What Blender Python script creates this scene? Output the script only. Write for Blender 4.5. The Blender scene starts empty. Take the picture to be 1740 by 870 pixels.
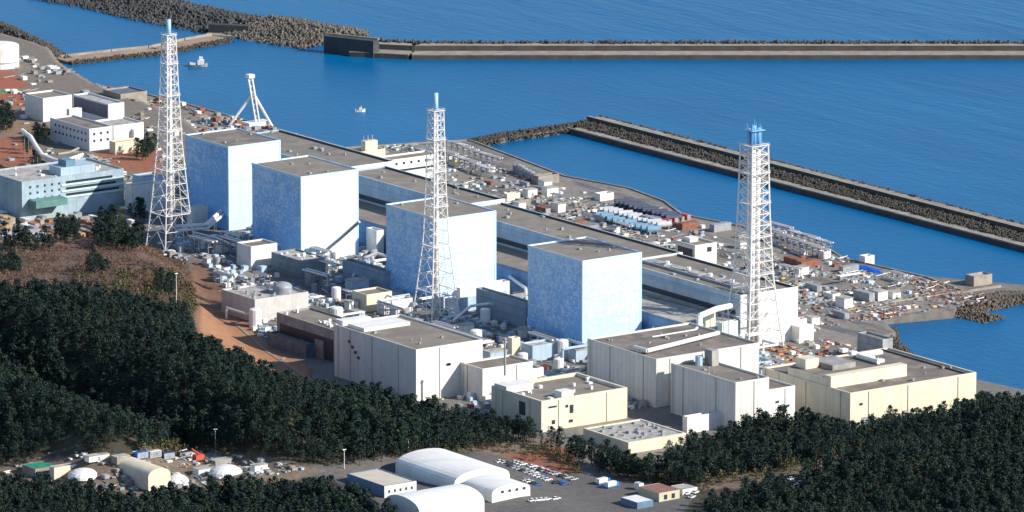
import bpy, math, random
import numpy as np
from mathutils import Vector, Matrix
random.seed(7); RNG = np.random.default_rng(7)
S = bpy.context.scene
COL = S.collection
# ------------------------------------------------------------------ camera
CH, CP, CR = 0.621954234, 0.207740241, 0.000757785
FPX = 1000*math.exp(2.48625541); W0, H0 = 1740, 870
CPOS = Vector((-2025.98303, -2766.08991, 771.100157))
fw = Vector((math.sin(CH)*math.cos(CP), math.cos(CH)*math.cos(CP), -math.sin(CP)))
rt0 = Vector((math.cos(CH), -math.sin(CH), 0)); up0 = rt0.cross(fw)
rt = rt0*math.cos(CR)+up0*math.sin(CR); up = -rt0*math.sin(CR)+up0*math.cos(CR)
cd = bpy.data.cameras.new('camera'); cam = bpy.data.objects.new('camera', cd); COL.objects.link(cam)
cd.sensor_width = 36; cd.lens = FPX/W0*36; cd.clip_start = 10; cd.clip_end = 20000
M = Matrix((rt, up, -fw)).transposed().to_4x4(); M.translation = CPOS; cam.matrix_world = M
S.camera = cam
# ------------------------------------------------------------------ light
SUN_E, SUN_A = math.radians(30), math.radians(148)      # elevation, compass azimuth (sea side, south-east)
w = bpy.data.worlds.new('World'); S.world = w; w.use_nodes = True
nt = w.node_tree; bg = nt.nodes['Background']; sky = nt.nodes.new('ShaderNodeTexSky')
sky.sky_type = 'NISHITA'; sky.sun_disc = False; sky.sun_elevation = SUN_E; sky.sun_rotation = SUN_A
sky.air_density = 1.0; sky.dust_density = 0.3; sky.ozone_density = 3.0
nt.links.new(sky.outputs[0], bg.inputs[0]); bg.inputs[1].default_value = 0.115
sd = bpy.data.lights.new('sun', 'SUN'); so = bpy.data.objects.new('sun', sd); COL.objects.link(so)
sd.energy = 4.6; sd.angle = math.radians(.5); sd.color = (1.0, 0.93, 0.82)
sv = Vector((math.sin(SUN_A)*math.cos(SUN_E), math.cos(SUN_A)*math.cos(SUN_E), math.sin(SUN_E)))
so.rotation_euler = sv.to_track_quat('Z', 'Y').to_euler()
S.view_settings.view_transform = 'Standard'; S.view_settings.look = 'None'
S.view_settings.exposure = 0.53; S.view_settings.gamma = 1; S.view_settings.use_curve_mapping = False

# ------------------------------------------------------------------ survey helpers
def P(px, py, z):                                       # ground point seen at a photo pixel, at height z
    d = fw + rt*((px-W0/2)/FPX) - up*((py-H0/2)/FPX)
    return CPOS + d*((z-CPOS.z)/d.z)
def proj(p):
    d = Vector(p)-CPOS; k = d.dot(fw)
    return (W0/2+FPX*d.dot(rt)/k, H0/2-FPX*d.dot(up)/k)
def along(F, dv, px):
    a, b = -100., 900.; dv = Vector(dv)
    inc = proj(F+dv)[0] > proj(F)[0]
    for _ in range(50):
        m = (a+b)/2
        if (proj(F+dv*m)[0] < px) == inc: a = m
        else: b = m
    return m
def height_at(x, yb, yt, zb=0):
    B = P(x, yb, zb); a, b = 0, 200
    for _ in range(40):
        m = (a+b)/2
        if proj(B+Vector((0, 0, m)))[1] > yt: a = m
        else: b = m
    return m
def rect(F, R, L, zt):
    f = P(F[0], F[1], zt)
    return f.x, f.x+along(f, (1, 0, 0), R), f.y, f.y+along(f, (0, 1, 0), L)
def np_proj(X, Y, Z):
    dx, dy, dz = X-CPOS.x, Y-CPOS.y, Z-CPOS.z
    k = dx*fw.x+dy*fw.y+dz*fw.z
    return (W0/2+FPX*(dx*rt.x+dy*rt.y+dz*rt.z)/k, H0/2-FPX*(dx*up.x+dy*up.y+dz*up.z)/k)
def in_poly(X, Y, poly):
    ins = np.zeros(X.shape, bool); n = len(poly)
    for i in range(n):
        x1, y1 = poly[i]; x2, y2 = poly[(i+1) % n]
        if y1 == y2: continue
        c = ((Y > y1) != (Y > y2)) & (X < (x2-x1)*(Y-y1)/(y2-y1)+x1)
        ins ^= c
    return ins

# ------------------------------------------------------------------ materials
MAT = {}
def nodes(m):
    m.use_nodes = True; t = m.node_tree
    return t, t.nodes['Principled BSDF']
def math_n(t, op, a, b=None, c=None, clamp=False):
    n = t.nodes.new('ShaderNodeMath'); n.operation = op; n.use_clamp = clamp
    for i, v in enumerate((a, b, c)):
        if v is None: continue
        if isinstance(v, (int, float)): n.inputs[i].default_value = v
        else: t.links.new(v, n.inputs[i])
    return n.outputs[0]
def mix_n(t, f, a, b, mode='MIX'):
    n = t.nodes.new('ShaderNodeMix'); n.data_type = 'RGBA'; n.blend_type = mode
    for i, v in ((0, f), (6, a), (7, b)):
        if isinstance(v, (int, float)): n.inputs[i].default_value = v
        elif isinstance(v, (tuple, list)): n.inputs[i].default_value = (*v[:3], 1)
        else: t.links.new(v, n.inputs[i])
    return n.outputs[2]
def pos_n(t):
    g = t.nodes.new('ShaderNodeNewGeometry'); s = t.nodes.new('ShaderNodeSeparateXYZ')
    t.links.new(g.outputs['Position'], s.inputs[0]); return g.outputs['Position'], s.outputs
def noise_n(t, vec, scale, detail=3, rough=.6, stretch=None):
    if stretch:
        mp = t.nodes.new('ShaderNodeMapping'); mp.inputs['Scale'].default_value = stretch
        t.links.new(vec, mp.inputs[0]); vec = mp.outputs[0]
    n = t.nodes.new('ShaderNodeTexNoise'); n.inputs['Scale'].default_value = scale
    n.inputs['Detail'].default_value = detail; n.inputs['Roughness'].default_value = rough
    t.links.new(vec, n.inputs['Vector']); return n.outputs['Fac']
def ramp_n(t, f, a, b):
    n = t.nodes.new('ShaderNodeMapRange'); n.clamp = True
    t.links.new(f, n.inputs[0]); n.inputs[1].default_value = a; n.inputs[2].default_value = b
    return n.outputs[0]
def mat(name, col, rough=.75, var=.25, scale=.25, seam=0, seamdark=.6, streak=0, bands=0, metal=0, blotch=None, bscale=.08):
    """painted / concrete / metal surface with mottling, panel seams, rain streaks"""
    if name in MAT: return MAT[name]
    m = bpy.data.materials.new(name); t, b = nodes(m); MAT[name] = m
    pv, s = pos_n(t)
    c = mix_n(t, ramp_n(t, noise_n(t, pv, scale, 4), .3, .7), tuple(x*(1-var) for x in col), tuple(min(x*(1+var*.5), .9) for x in col))
    if blotch:
        c = mix_n(t, ramp_n(t, noise_n(t, pv, bscale, 5, .7), .5, .62), c, blotch)
    xy = math_n(t, 'ADD', s[0], s[1])
    if streak:
        f = ramp_n(t, noise_n(t, pv, 1.0, 3, .6, (.9, .9, .05)), .48, .75)
        c = mix_n(t, math_n(t, 'MULTIPLY', f, streak), c, tuple(x*.55 for x in col))
    if seam:
        f = math_n(t, 'LESS_THAN', math_n(t, 'FRACT', math_n(t, 'DIVIDE', math_n(t, 'ADD', xy, 1000), seam)), .34/seam)
        c = mix_n(t, math_n(t, 'MULTIPLY', f, 1-seamdark), c, tuple(x*.4 for x in col))
        wn = t.nodes.new('ShaderNodeTexWhiteNoise'); wn.noise_dimensions = '1D'
        t.links.new(math_n(t, 'FLOOR', math_n(t, 'DIVIDE', math_n(t, 'ADD', xy, 1000), seam)), wn.inputs['W'])
        c = mix_n(t, math_n(t, 'MULTIPLY', wn.outputs['Value'], .16), c, tuple(x*.4 for x in col))
    if bands:
        f = math_n(t, 'LESS_THAN', math_n(t, 'FRACT', math_n(t, 'DIVIDE', math_n(t, 'ADD', s[2], 100.5), bands)), .12)
        c = mix_n(t, math_n(t, 'MULTIPLY', f, .35), c, tuple(x*.4 for x in col))
    t.links.new(c, b.inputs['Base Color']); b.inputs['Roughness'].default_value = rough; b.inputs['Metallic'].default_value = metal
    return m
def reactor_mat(name, x0, y0, Lu, Lv, bias, SUN_PALE=.7):
    """pale blue paint dappled with square white flecks, thinning towards the foot"""
    m = bpy.data.materials.new(name); t, b = nodes(m); MAT[name] = m
    pv, s = pos_n(t)
    g = t.nodes.new('ShaderNodeNewGeometry'); ns = t.nodes.new('ShaderNodeSeparateXYZ'); t.links.new(g.outputs['Normal'], ns.inputs[0])
    xy = math_n(t, 'ADD', s[0], s[1])
    def cell(sz, off):
        cx = t.nodes.new('ShaderNodeCombineXYZ')
        t.links.new(math_n(t, 'FLOOR', math_n(t, 'DIVIDE', math_n(t, 'ADD', xy, off), sz)), cx.inputs[0])
        t.links.new(math_n(t, 'FLOOR', math_n(t, 'DIVIDE', math_n(t, 'ADD', s[2], off), sz)), cx.inputs[1])
        wn = t.nodes.new('ShaderNodeTexWhiteNoise'); wn.noise_dimensions = '2D'
        t.links.new(cx.outputs[0], wn.inputs['Vector']); return wn.outputs['Value']
    zn = math_n(t, 'DIVIDE', s[2], 46)
    dx = math_n(t, 'DIVIDE', math_n(t, 'SUBTRACT', s[0], x0), Lu)
    dy = math_n(t, 'DIVIDE', math_n(t, 'SUBTRACT', s[1], y0), Lv)
    th = math_n(t, 'ADD', math_n(t, 'MULTIPLY', zn, .62), math_n(t, 'MULTIPLY', math_n(t, 'ADD', dx, dy), .34))
    th = math_n(t, 'ADD', th, math_n(t, 'MULTIPLY', math_n(t, 'SUBTRACT', noise_n(t, pv, .13, 3, .6), .5), 1.3))
    th = math_n(t, 'ADD', th, bias)
    f1 = math_n(t, 'LESS_THAN', cell(.95, 100), math_n(t, 'MULTIPLY', th, .75))
    f2 = math_n(t, 'LESS_THAN', cell(2.2, 170.3), math_n(t, 'MULTIPLY', math_n(t, 'SUBTRACT', th, .25), .5))
    deep = (.16, .41, .80); pale = (.66, .76, .86)
    c = mix_n(t, ramp_n(t, noise_n(t, pv, .05, 2), .35, .65), deep, (.22, .47, .80))
    soft = ramp_n(t, math_n(t, 'ADD', th, -.25), 0, 1.6)
    c = mix_n(t, soft, c, (.44, .64, .86))
    # south faces painted paler: the sunlight is put into the colour
    sun_pale = ramp_n(t, math_n(t, 'MULTIPLY', ns.outputs[1], -1), .5, .9)
    c = mix_n(t, math_n(t, 'MULTIPLY', sun_pale, SUN_PALE), c, (.70, .80, .86))
    c = mix_n(t, math_n(t, 'MULTIPLY', f1, .46), c, pale)
    c = mix_n(t, math_n(t, 'MULTIPLY', f2, .30), c, pale)
    f3 = math_n(t, 'LESS_THAN', cell(1.3, 311.7), math_n(t, 'MULTIPLY', math_n(t, 'SUBTRACT', 1.15, th), .62))
    c = mix_n(t, math_n(t, 'MULTIPLY', math_n(t, 'MULTIPLY', f3, sun_pale), .62*(1-SUN_PALE)), c, (.36, .60, .84))
    st = ramp_n(t, noise_n(t, pv, 1.0, 3, .6, (.8, .8, .04)), .52, .8)
    c = mix_n(t, math_n(t, 'MULTIPLY', st, .25), c, (.25, .30, .34))
    sm = math_n(t, 'LESS_THAN', math_n(t, 'FRACT', math_n(t, 'DIVIDE', math_n(t, 'ADD', s[2], 100), 11.5)), .03)
    c = mix_n(t, math_n(t, 'MULTIPLY', sm, .35), c, (.15, .22, .32))
    t.links.new(c, b.inputs['Base Color']); b.inputs['Roughness'].default_value = .6
    return m

white = mat('white_paint', (.78, .76, .71), .6, .14, .2, streak=.35)
white2 = mat('white_cladding', (.76, .72, .66), .6, .10, .2, seam=4.6, seamdark=.8, streak=.18)
cream = mat('cream_wall', (.74, .66, .50), .7, .12, .15, seam=6.1, seamdark=.75, streak=.25)
ribbed = mat('ribbed_cladding', (.68, .66, .62), .6, .10, .2, seam=3.4, seamdark=.6, streak=.2)
greyc = mat('grey_concrete', (.34, .33, .31), .85, .3, .2, streak=.5, blotch=(.25, .24, .22))
roofm = mat('roof_felt', (.235, .205, .17), .9, .25, .12, blotch=(.18, .155, .13), bscale=.05)
roofb = mat('brown_roof', (.185, .155, .135), .9, .3, .12, blotch=(.23, .20, .17), bscale=.06)
roofl = mat('pale_roof', (.42, .40, .37), .85, .3, .3, blotch=(.25, .22, .2), bscale=.2)
roofr = mat('ribbed_turbine_roof', (.24, .21, .175), .85, .3, .1, seam=5.5, seamdark=.45, blotch=(.18, .16, .14), bscale=.04)
dark = mat('dark_opening', (.035, .042, .055), .5, .3, .5)
steel = mat('white_steel', (.74, .72, .70), .45, .08, .5)
steelg = mat('grey_steel', (.30, .32, .34), .5, .3, .5)
bluep = mat('blue_paint', (.12, .42, .72), .5, .15, .5)
bluew = mat('blue_wall', (.17, .31, .52), .6, .3, .12, seam=7, seamdark=.5, streak=.5, bands=6)
pbluew = mat('pale_blue_wall', (.42, .55, .66), .6, .2, .12, seam=7, seamdark=.6, streak=.4)
greenw = mat('pale_green_wall', (.34, .45, .52), .7, .2, .2, seam=5, seamdark=.7, streak=.4)
rust = mat('rust', (.26, .10, .06), .8, .4, .8)
conc = mat('breakwater_concrete', (.19, .17, .145), .9, .4, .12, streak=.3, blotch=(.14, .12, .10), bscale=.08)
concl = mat('pale_concrete', (.31, .275, .23), .9, .35, .15, blotch=(.24, .21, .18), bscale=.1)
tetra = mat('armour_block_concrete', (.09, .082, .07), .95, .5, .3, blotch=(.05, .048, .045), bscale=.3)
rock = mat('wet_rock', (.12, .11, .095), .9, .5, .3)
redp = mat('red_paint', (.55, .09, .06), .5, .2, .5)
orangep = mat('orange_paint', (.60, .25, .07), .5, .2, .5)
yellowp = mat('yellow_paint', (.62, .45, .14), .5, .2, .5)
tarp = mat('blue_tarpaulin', (.02, .13, .55), .5, .3, .8)
greenp = mat('green_sheet', (.03, .26, .15), .6, .3, .4)
tentm = mat('white_membrane', (.80, .79, .75), .6, .06, .15, seam=5.2, seamdark=.8)
glass = mat('dark_glass', (.03, .05, .07), .15, .1, 1)
blackp = mat('black_rubber', (.02, .02, .02), .8, .1, 1)
beigec = mat('beige_canvas', (.66, .58, .44), .7, .12, .2)
barkm = mat('bark', (.09, .06, .04), .95, .3, 1)
def leaf(name, a, b_, c_):
    m = bpy.data.materials.new(name); t, b = nodes(m); MAT[name] = m
    pv, s = pos_n(t)
    c = mix_n(t, ramp_n(t, noise_n(t, pv, .045, 4, .7), .38, .62), a, b_)
    c = mix_n(t, ramp_n(t, noise_n(t, pv, .6, 2), .45, .75), c, c_)
    c = mix_n(t, math_n(t, 'MULTIPLY', ramp_n(t, noise_n(t, pv, .16, 1, .4), .56, .66), .55), c, tuple(x*1.35 for x in c_))
    c = mix_n(t, math_n(t, 'MULTIPLY', ramp_n(t, noise_n(t, pv, .11, 1, .4, (1, 1, .3)), .62, .70), .3), c, (c_[0]*1.7, c_[1]*1.05, c_[2]*.9))
    t.links.new(c, b.inputs['Base Color']); b.inputs['Roughness'].default_value = .7
    b.inputs['Specular IOR Level'].default_value = .2
    return m
pine = leaf('pine_foliage', (.004, .018, .023), (.010, .030, .024), (.030, .048, .026))
bush = leaf('olive_foliage', (.045, .055, .025), (.08, .075, .035), (.12, .10, .05))
dry = leaf('dry_scrub', (.08, .058, .04), (.155, .10, .07), (.24, .16, .11))

# ------------------------------------------------------------------ mesh builder
class MB:
    def __init__(s): s.v = []; s.f = []; s.m = []
    def quad(s, pts, mi=0):
        n = len(s.v); s.v += [tuple(p) for p in pts]; s.f.append(tuple(range(n, n+len(pts)))); s.m.append(mi)
    def box(s, x0, x1, y0, y1, z0, z1, mi=0, top=None):
        n = len(s.v); s.v += [(x, y, z) for z in (z0, z1) for y in (y0, y1) for x in (x0, x1)]
        F = [(0, 2, 3, 1), (4, 5, 7, 6), (0, 1, 5, 4), (1, 3, 7, 5), (3, 2, 6, 7), (2, 0, 4, 6)]
        s.f += [tuple(n+i for i in q) for q in F]; s.m += [mi, mi if top is None else top, mi, mi, mi, mi]
    def bar(s, a, b, r, n=4, mi=0, r2=None, cap=True):
        a, b = Vector(a), Vector(b); d = (b-a).normalized(); r2 = r if r2 is None else r2
        u = d.orthogonal().normalized(); w_ = d.cross(u); k = len(s.v)
        for c, rr in ((a, r), (b, r2)):
            for i in range(n):
                t_ = 2*math.pi*(i+.5)/n; s.v.append(tuple(c+(u*math.cos(t_)+w_*math.sin(t_))*rr))
        for i in range(n):
            j = (i+1) % n; s.f.append((k+i, k+j, k+n+j, k+n+i)); s.m.append(mi)
        if cap:
            s.f.append(tuple(k+i for i in reversed(range(n)))); s.m.append(mi)
            s.f.append(tuple(k+n+i for i in range(n))); s.m.append(mi)
    def tube(s, pts, r, n=8, mi=0):
        for a, b in zip(pts, pts[1:]):
            e = (Vector(b)-Vector(a)).normalized()*r*.35
            s.bar(Vector(a)-e, Vector(b)+e, r, n, mi)
    def prism(s, poly, z0, z1, mi=0, top=None):
        a = sum(poly[i][0]*poly[(i+1) % len(poly)][1]-poly[(i+1) % len(poly)][0]*poly[i][1] for i in range(len(poly)))
        if a < 0: poly = poly[::-1]
        k = len(s.v); n = len(poly)
        s.v += [(x, y, z0) for x, y in poly]+[(x, y, z1) for x, y in poly]
        for i in range(n):
            j = (i+1) % n; s.f.append((k+i, k+j, k+n+j, k+n+i)); s.m.append(mi)
        s.f.append(tuple(k+n+i for i in range(n))); s.m.append(mi if top is None else top)
        s.f.append(tuple(k+i for i in reversed(range(n)))); s.m.append(mi)
    def dome(s, c, r, h, n=12, k=4, mi=0):
        pr = None
        for j in range(k+1):
            a = j/k*math.pi/2; rr = r*math.cos(a); z = c[2]+h*math.sin(a)
            ring = [(c[0]+rr*math.cos(2*math.pi*i/n), c[1]+rr*math.sin(2*math.pi*i/n), z) for i in range(n)]
            if pr:
                for i in range(n):
                    q = (i+1) % n
                    if j < k: s.quad((pr[i], pr[q], ring[q], ring[i]), mi)
                    else: s.quad((pr[i], pr[q], (c[0], c[1], z)), mi)
            pr = ring
    def build(s, name, mats, parent=None, org=(0, 0, 0), smooth=False):
        me = bpy.data.meshes.new(name); o = Vector(org)
        me.from_pydata([tuple(Vector(p)-o) for p in s.v], [], s.f); 
        if not isinstance(mats, (list, tuple)): mats = [mats]
        for m in mats: me.materials.append(m)
        me.polygons.foreach_set('material_index', s.m)
        if smooth: me.polygons.foreach_set('use_smooth', [True]*len(s.f))
        me.update(); ob = bpy.data.objects.new(name, me); COL.objects.link(ob)
        if parent: ob.parent = parent
        else: ob.location = o
        return ob
def np_mesh(name, V, F, mats, mi=None, smooth=False):
    me = bpy.data.meshes.new(name); me.vertices.add(len(V)); me.vertices.foreach_set('co', V.astype(np.float32).ravel())
    n = F.shape[1]; me.loops.add(F.size); me.loops.foreach_set('vertex_index', F.astype(np.int32).ravel())
    me.polygons.add(len(F)); me.polygons.foreach_set('loop_start', np.arange(0, F.size, n, dtype=np.int32))
    me.polygons.foreach_set('loop_total', np.full(len(F), n, dtype=np.int32))
    for m in mats: me.materials.append(m)
    if mi is not None: me.polygons.foreach_set('material_index', mi.astype(np.int32))
    if smooth: me.polygons.foreach_set('use_smooth', np.ones(len(F), bool))
    me.update(calc_edges=True); o = bpy.data.objects.new(name, me); COL.objects.link(o); return o
def tag(o, label=None, cat=None, group=None, kind=None):
    if label: o['label'] = label
    if cat: o['category'] = cat
    if group: o['group'] = group
    if kind: o['kind'] = kind
    return o
def thing(name, label, cat, loc, group=None):
    e = bpy.data.objects.new(name, None); COL.objects.link(e); e.location = loc; e.empty_display_size = 1
    return tag(e, label, cat, group)
def copy_tree(o, parent=None):
    q = o.copy(); COL.objects.link(q)
    if parent: q.parent = parent
    for ch in [x for x in bpy.data.objects if x.parent == o]: copy_tree(ch, q)
    return q

# ------------------------------------------------------------------ terrain
def sm(x, a, b):
    t_ = np.clip((x-a)/(b-a), 0, 1); return t_*t_*(3-2*t_)
TOE_Y = [-700, -250, -150, -90, -40, 20, 60, 100, 165, 230, 270, 330, 400, 500, 700, 900, 1500]
TOE_X = [-260, -175, -142, -150, -158, -150, -138, -128, -103, -72, -50, -52, -62, -50, 0, 60, 120]
HM_Y = [-700, -150, -60, 0, 60, 200, 350, 450, 600, 900, 1500]
HM_X = [4, 4, 5, 9, 15, 18, 13, 10, 12, 14, 16]
EA_Y = [-1500, -600, -300, -220, -150, -60, 100, 480, 560, 640, 760, 830, 880, 940, 1100, 2500]
EA_X = [190, 170, 150, 134, 124, 118, 116, 118, 150, 180, 195, 215, 238, 240, 215, 150]
BUMPS = []
for (px, py, z, sx, sy, amp) in [(-60, 900, 10, 60, 70, 8), (1500, 800, 6, 60, 60, 6), (1690, 730, 5, 30, 45, 6), (20, 560, 20, 60, 80, 6), (5, 262, 8, 22, 45, 9), (0, 155, 5, 30, 40, 10)]:
    q = P(px, py, z); BUMPS.append((q.x, q.y, sx, sy, amp))
def hterr(X, Y):
    X = np.asarray(X, float); Y = np.asarray(Y, float)
    d = np.interp(Y, TOE_Y, TOE_X)-X
    h = np.interp(Y, HM_Y, HM_X)*sm(d, 0, 42)
    h = h+4.5*sm(-Y, 232, 320)*sm(X, -110, -40)
    hc = np.interp(Y, [-240, -170, -110, 0, 100, 200, 350], [0, 3, 21, 24, 23, 18, 10])
    h = np.maximum(h, hc*sm(d, 10, 85))
    yw = sm(Y, -170, -120)*(1-sm(Y, 120, 220))
    h = h*(1-yw*sm(-X, 254, 286))+2*yw*sm(-X, 254, 286)+18*np.exp(-((X+328)/26)**2)*sm(Y, -128, -75)*(1-sm(Y, 140, 240))
    for bx_, by_, sx, sy, amp in BUMPS:
        h = h+amp*np.exp(-((X-bx_)/sx)**2-((Y-by_)/sy)**2)*sm(d, 0, 30) if by_ > -200 or bx_ < -100 else h+amp*np.exp(-((X-bx_)/sx)**2-((Y-by_)/sy)**2)*sm(-Y, 225, 250)
    h = h+sm(d, 5, 60)*(np.sin(X*.031+1)*np.cos(Y*.027)*1.8+np.sin(X*.09)*np.sin(Y*.075+2)*.7)
    e = X-np.interp(Y, EA_Y, EA_X)
    nrt = sm(-Y, 40, 120)                      # natural coast to the south is a slope, the port edge is a wall
    drop = nrt*sm(e, -6, 8)+(1-nrt)*sm(e, -1.2, 1.2)
    return h*(1-drop)-14*drop
xs = np.concatenate([np.linspace(-6000, -620, 22)[:-1], np.arange(-620, 100, 2.5), np.arange(100, 150, 1.), np.arange(150, 260, 2.5), [300, 420, 700]])
ys = np.concatenate([np.linspace(-6000, -620, 22)[:-1], np.arange(-620, 960, 2.5), np.linspace(960, 1500, 40)[1:], np.linspace(1500, 7000, 14)[1:]])
GX, GY = np.meshgrid(xs, ys); GZ = hterr(GX, GY)
V = np.stack([GX.ravel(), GY.ravel(), GZ.ravel()], 1)
nx, ny = len(xs), len(ys); I = np.arange(nx*ny).reshape(ny, nx)
F = np.stack([I[:-1, :-1], I[:-1, 1:], I[1:, 1:], I[1:, :-1]], -1).reshape(-1, 4)
ZONES = [  # (colour, polygon in the survey picture) : what covers the ground there
    ((.24, .12, .07), [(325, 440), (375, 455), (400, 520), (450, 588), (535, 628), (520, 650), (430, 635), (335, 580), (328, 500)]),
    ((.43, .21, .105), [(345, 520), (400, 535), (455, 585), (525, 625), (520, 650), (430, 635), (335, 585)]),
    ((.36, .13, .065), [(-60, 233), (40, 232), (75, 270), (70, 292), (0, 300), (-60, 305)]),
    ((.36, .13, .065), [(150, 262), (215, 252), (275, 250), (275, 296), (215, 290)]),
    ((.38, .12, .06), [(-60, 115), (20, 120), (48, 145), (45, 182), (-60, 190)]),
    ((.30, .19, .12), [(45, 190), (90, 225), (60, 245), (0, 225), (-40, 190)]),
    ((.30, .11, .06), [(845, 768), (930, 752), (970, 765), (990, 800), (930, 808), (870, 790)]),
    ((.24, .17, .12), [(700, 775), (845, 752), (940, 745), (960, 760), (845, 775)]),
    ((.13, .125, .125), [(500, 795), (760, 760), (850, 775), (960, 805), (1100, 815), (1180, 845), (1150, 900), (600, 900), (600, 830)]),
    ((.20, .155, .115), [(-60, 776), (200, 776), (250, 760), (450, 772), (560, 800), (420, 835), (200, 850), (-60, 815)]),
    ((.27, .17, .11), [(-60, 350), (60, 350), (240, 375), (245, 425), (-60, 425)]),
    ((.15, .095, .07), [(-60, 415), (250, 415), (320, 440), (335, 520), (230, 525), (215, 480), (-60, 500)]),
    ((.30, .27, .22), [(980, 725), (1060, 712), (1180, 730), (1170, 785), (1000, 775)]),
    ((.23, .17, .12), [(1190, 812), (1330, 795), (1460, 765), (1480, 775), (1340, 808), (1250, 830), (1190, 832)]),
    ((.16, .30, .12), [(-20, 152), (45, 150), (45, 158), (-20, 160)]),
    ((.33, .30, .25), [(360, 455), (480, 470), (380, 480)]),
]
ch = GX.size; colr = np.empty((ch, 3)); X, Y, Z = V.T
PX, PY = np_proj(X, Y, Z)
d = np.interp(Y, TOE_Y, TOE_X)-X
base_hill = np.array((.055, .05, .03)); base_plant = np.array((.20, .195, .185))
k = (sm(d, -4, 4)+sm(-Y, 215, 232)).clip(0, 1)[:, None]
colr = base_plant*(1-k)+base_hill*k
colr[(Y > 430) & (X > -40) & (X < 300)] = (.22, .19, .16)
for cz, poly in ZONES:
    m_ = in_poly(PX, PY, poly) & (Z > -5); colr[m_] = cz
colr[Z < -6] = (.12, .11, .09)
gm = bpy.data.materials.new('ground_cover'); t, b = nodes(gm)
at = t.nodes.new('ShaderNodeAttribute'); at.attribute_name = 'cover'
pv, s = pos_n(t)
c = mix_n(t, ramp_n(t, noise_n(t, pv, .35, 5, .7), .3, .7), (.55, .52, .48), (1, 1, 1))
c = mix_n(t, 1.0, at.outputs['Color'], c, 'MULTIPLY')
c = mix_n(t, math_n(t, 'MULTIPLY', ramp_n(t, noise_n(t, pv, .07, 4, .7), .52, .66), .35), c, (.16, .12, .09))
f = ramp_n(t, noise_n(t, pv, 1.6, 2, .5), .62, .72)
c = mix_n(t, math_n(t, 'MULTIPLY', f, .3), c, (.34, .31, .26))
t.links.new(c, b.inputs['Base Color']); b.inputs['Roughness'].default_value = .95
g = np_mesh('ground', V, F, [gm], smooth=True)
ca = g.data.color_attributes.new('cover', 'FLOAT_COLOR', 'POINT')
ca.data.foreach_set('color', np.concatenate([colr, np.ones((ch, 1))], 1).astype(np.float32).ravel())
tag(g, kind='structure')

# sea
wm = bpy.data.materials.new('sea_water'); t, b = nodes(wm)
pv, s = pos_n(t)
n1 = noise_n(t, pv, .012, 4, .6, (1, .45, 1)); n2 = noise_n(t, pv, .22, 4, .65, (1, .6, 1)); n3 = noise_n(t, pv, .045, 3, .6, (1.0, .22, 1))
c = mix_n(t, ramp_n(t, n1, .3, .7), (.0003, .096, .245), (.0006, .118, .285))
t.links.new(c, b.inputs['Base Color']); b.inputs['Roughness'].default_value = .28; b.inputs['IOR'].default_value = 1.33
b.inputs['Specular IOR Level'].default_value = .09
bp = t.nodes.new('ShaderNodeBump'); bp.inputs['Strength'].default_value = .6; bp.inputs['Distance'].default_value = 1.0
open_sea = ramp_n(t, s[0], 380, 620)
hgt = math_n(t, 'ADD', math_n(t, 'MULTIPLY', n2, .5), math_n(t, 'MULTIPLY', math_n(t, 'MULTIPLY', n3, 5.0), math_n(t, 'ADD', math_n(t, 'MULTIPLY', open_sea, .35), .03)))
t.links.new(hgt, bp.inputs['Height']); t.links.new(bp.outputs[0], b.inputs['Normal'])
mb = MB(); mb.quad([(-6000, -6000, -10), (12000, -6000, -10), (12000, 12000, -10), (-6000, 12000, -10)])
tag(mb.build('sea', wm), kind='structure')

# quay apron of the port, ten metres below the works
qm = bpy.data.materials.new('quay_apron'); t, b = nodes(qm); pv, s = pos_n(t)
c = mix_n(t, ramp_n(t, noise_n(t, pv, .3, 5, .7), .3, .7), (.15, .135, .12), (.26, .235, .21))
c = mix_n(t, ramp_n(t, noise_n(t, pv, .03, 4, .7, (2.2, .5, 1)), .5, .6), c, (.105, .10, .105))
c = mix_n(t, math_n(t, 'MULTIPLY', ramp_n(t, noise_n(t, pv, .05, 4, .7), .56, .64), .45), c, (.24, .16, .12))
c = mix_n(t, math_n(t, 'MULTIPLY', ramp_n(t, noise_n(t, pv, .9, 2, .6), .60, .72), .6), c, (.46, .42, .36))
t.links.new(c, b.inputs['Base Color']); b.inputs['Roughness'].default_value = .95
mb = MB()
mb.prism([(112, -34), (150, -40), (172, -34), (186, -3), (228, -12), (262, 22), (268, 60), (262, 122), (272, 150), (284, 174), (270, 215), (262, 265), (276, 300), (282, 341), (273, 389), (290, 500), (290, 508), (240, 524), (219, 530), (219, 700), (215, 765), (200, 800), (140, 800), (112, 560)], -13.5, -6, 1, 0)
tag(mb.build('quay', [qm, conc]), kind='structure')
mb = MB()                                       # kerb line along the quay edge
edge = [(262, 22), (268, 60), (262, 122), (272, 150), (284, 174), (270, 215), (262, 265), (276, 300), (282, 341), (273, 389), (290, 500), (290, 508), (240, 524), (219, 530), (219, 700), (215, 765)]
for a, q in zip(edge, edge[1:]):
    A, B = Vector((*a, -6)), Vector((*q, -6)); n_ = (B-A).normalized().cross(Vector((0, 0, 1)))*1.0
    mb.prism([tuple(A.xy), tuple(B.xy), tuple((B-n_).xy), tuple((A-n_).xy)], -5.99, -5.3)
tag(mb.build('kerb', concl), kind='structure')

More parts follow.
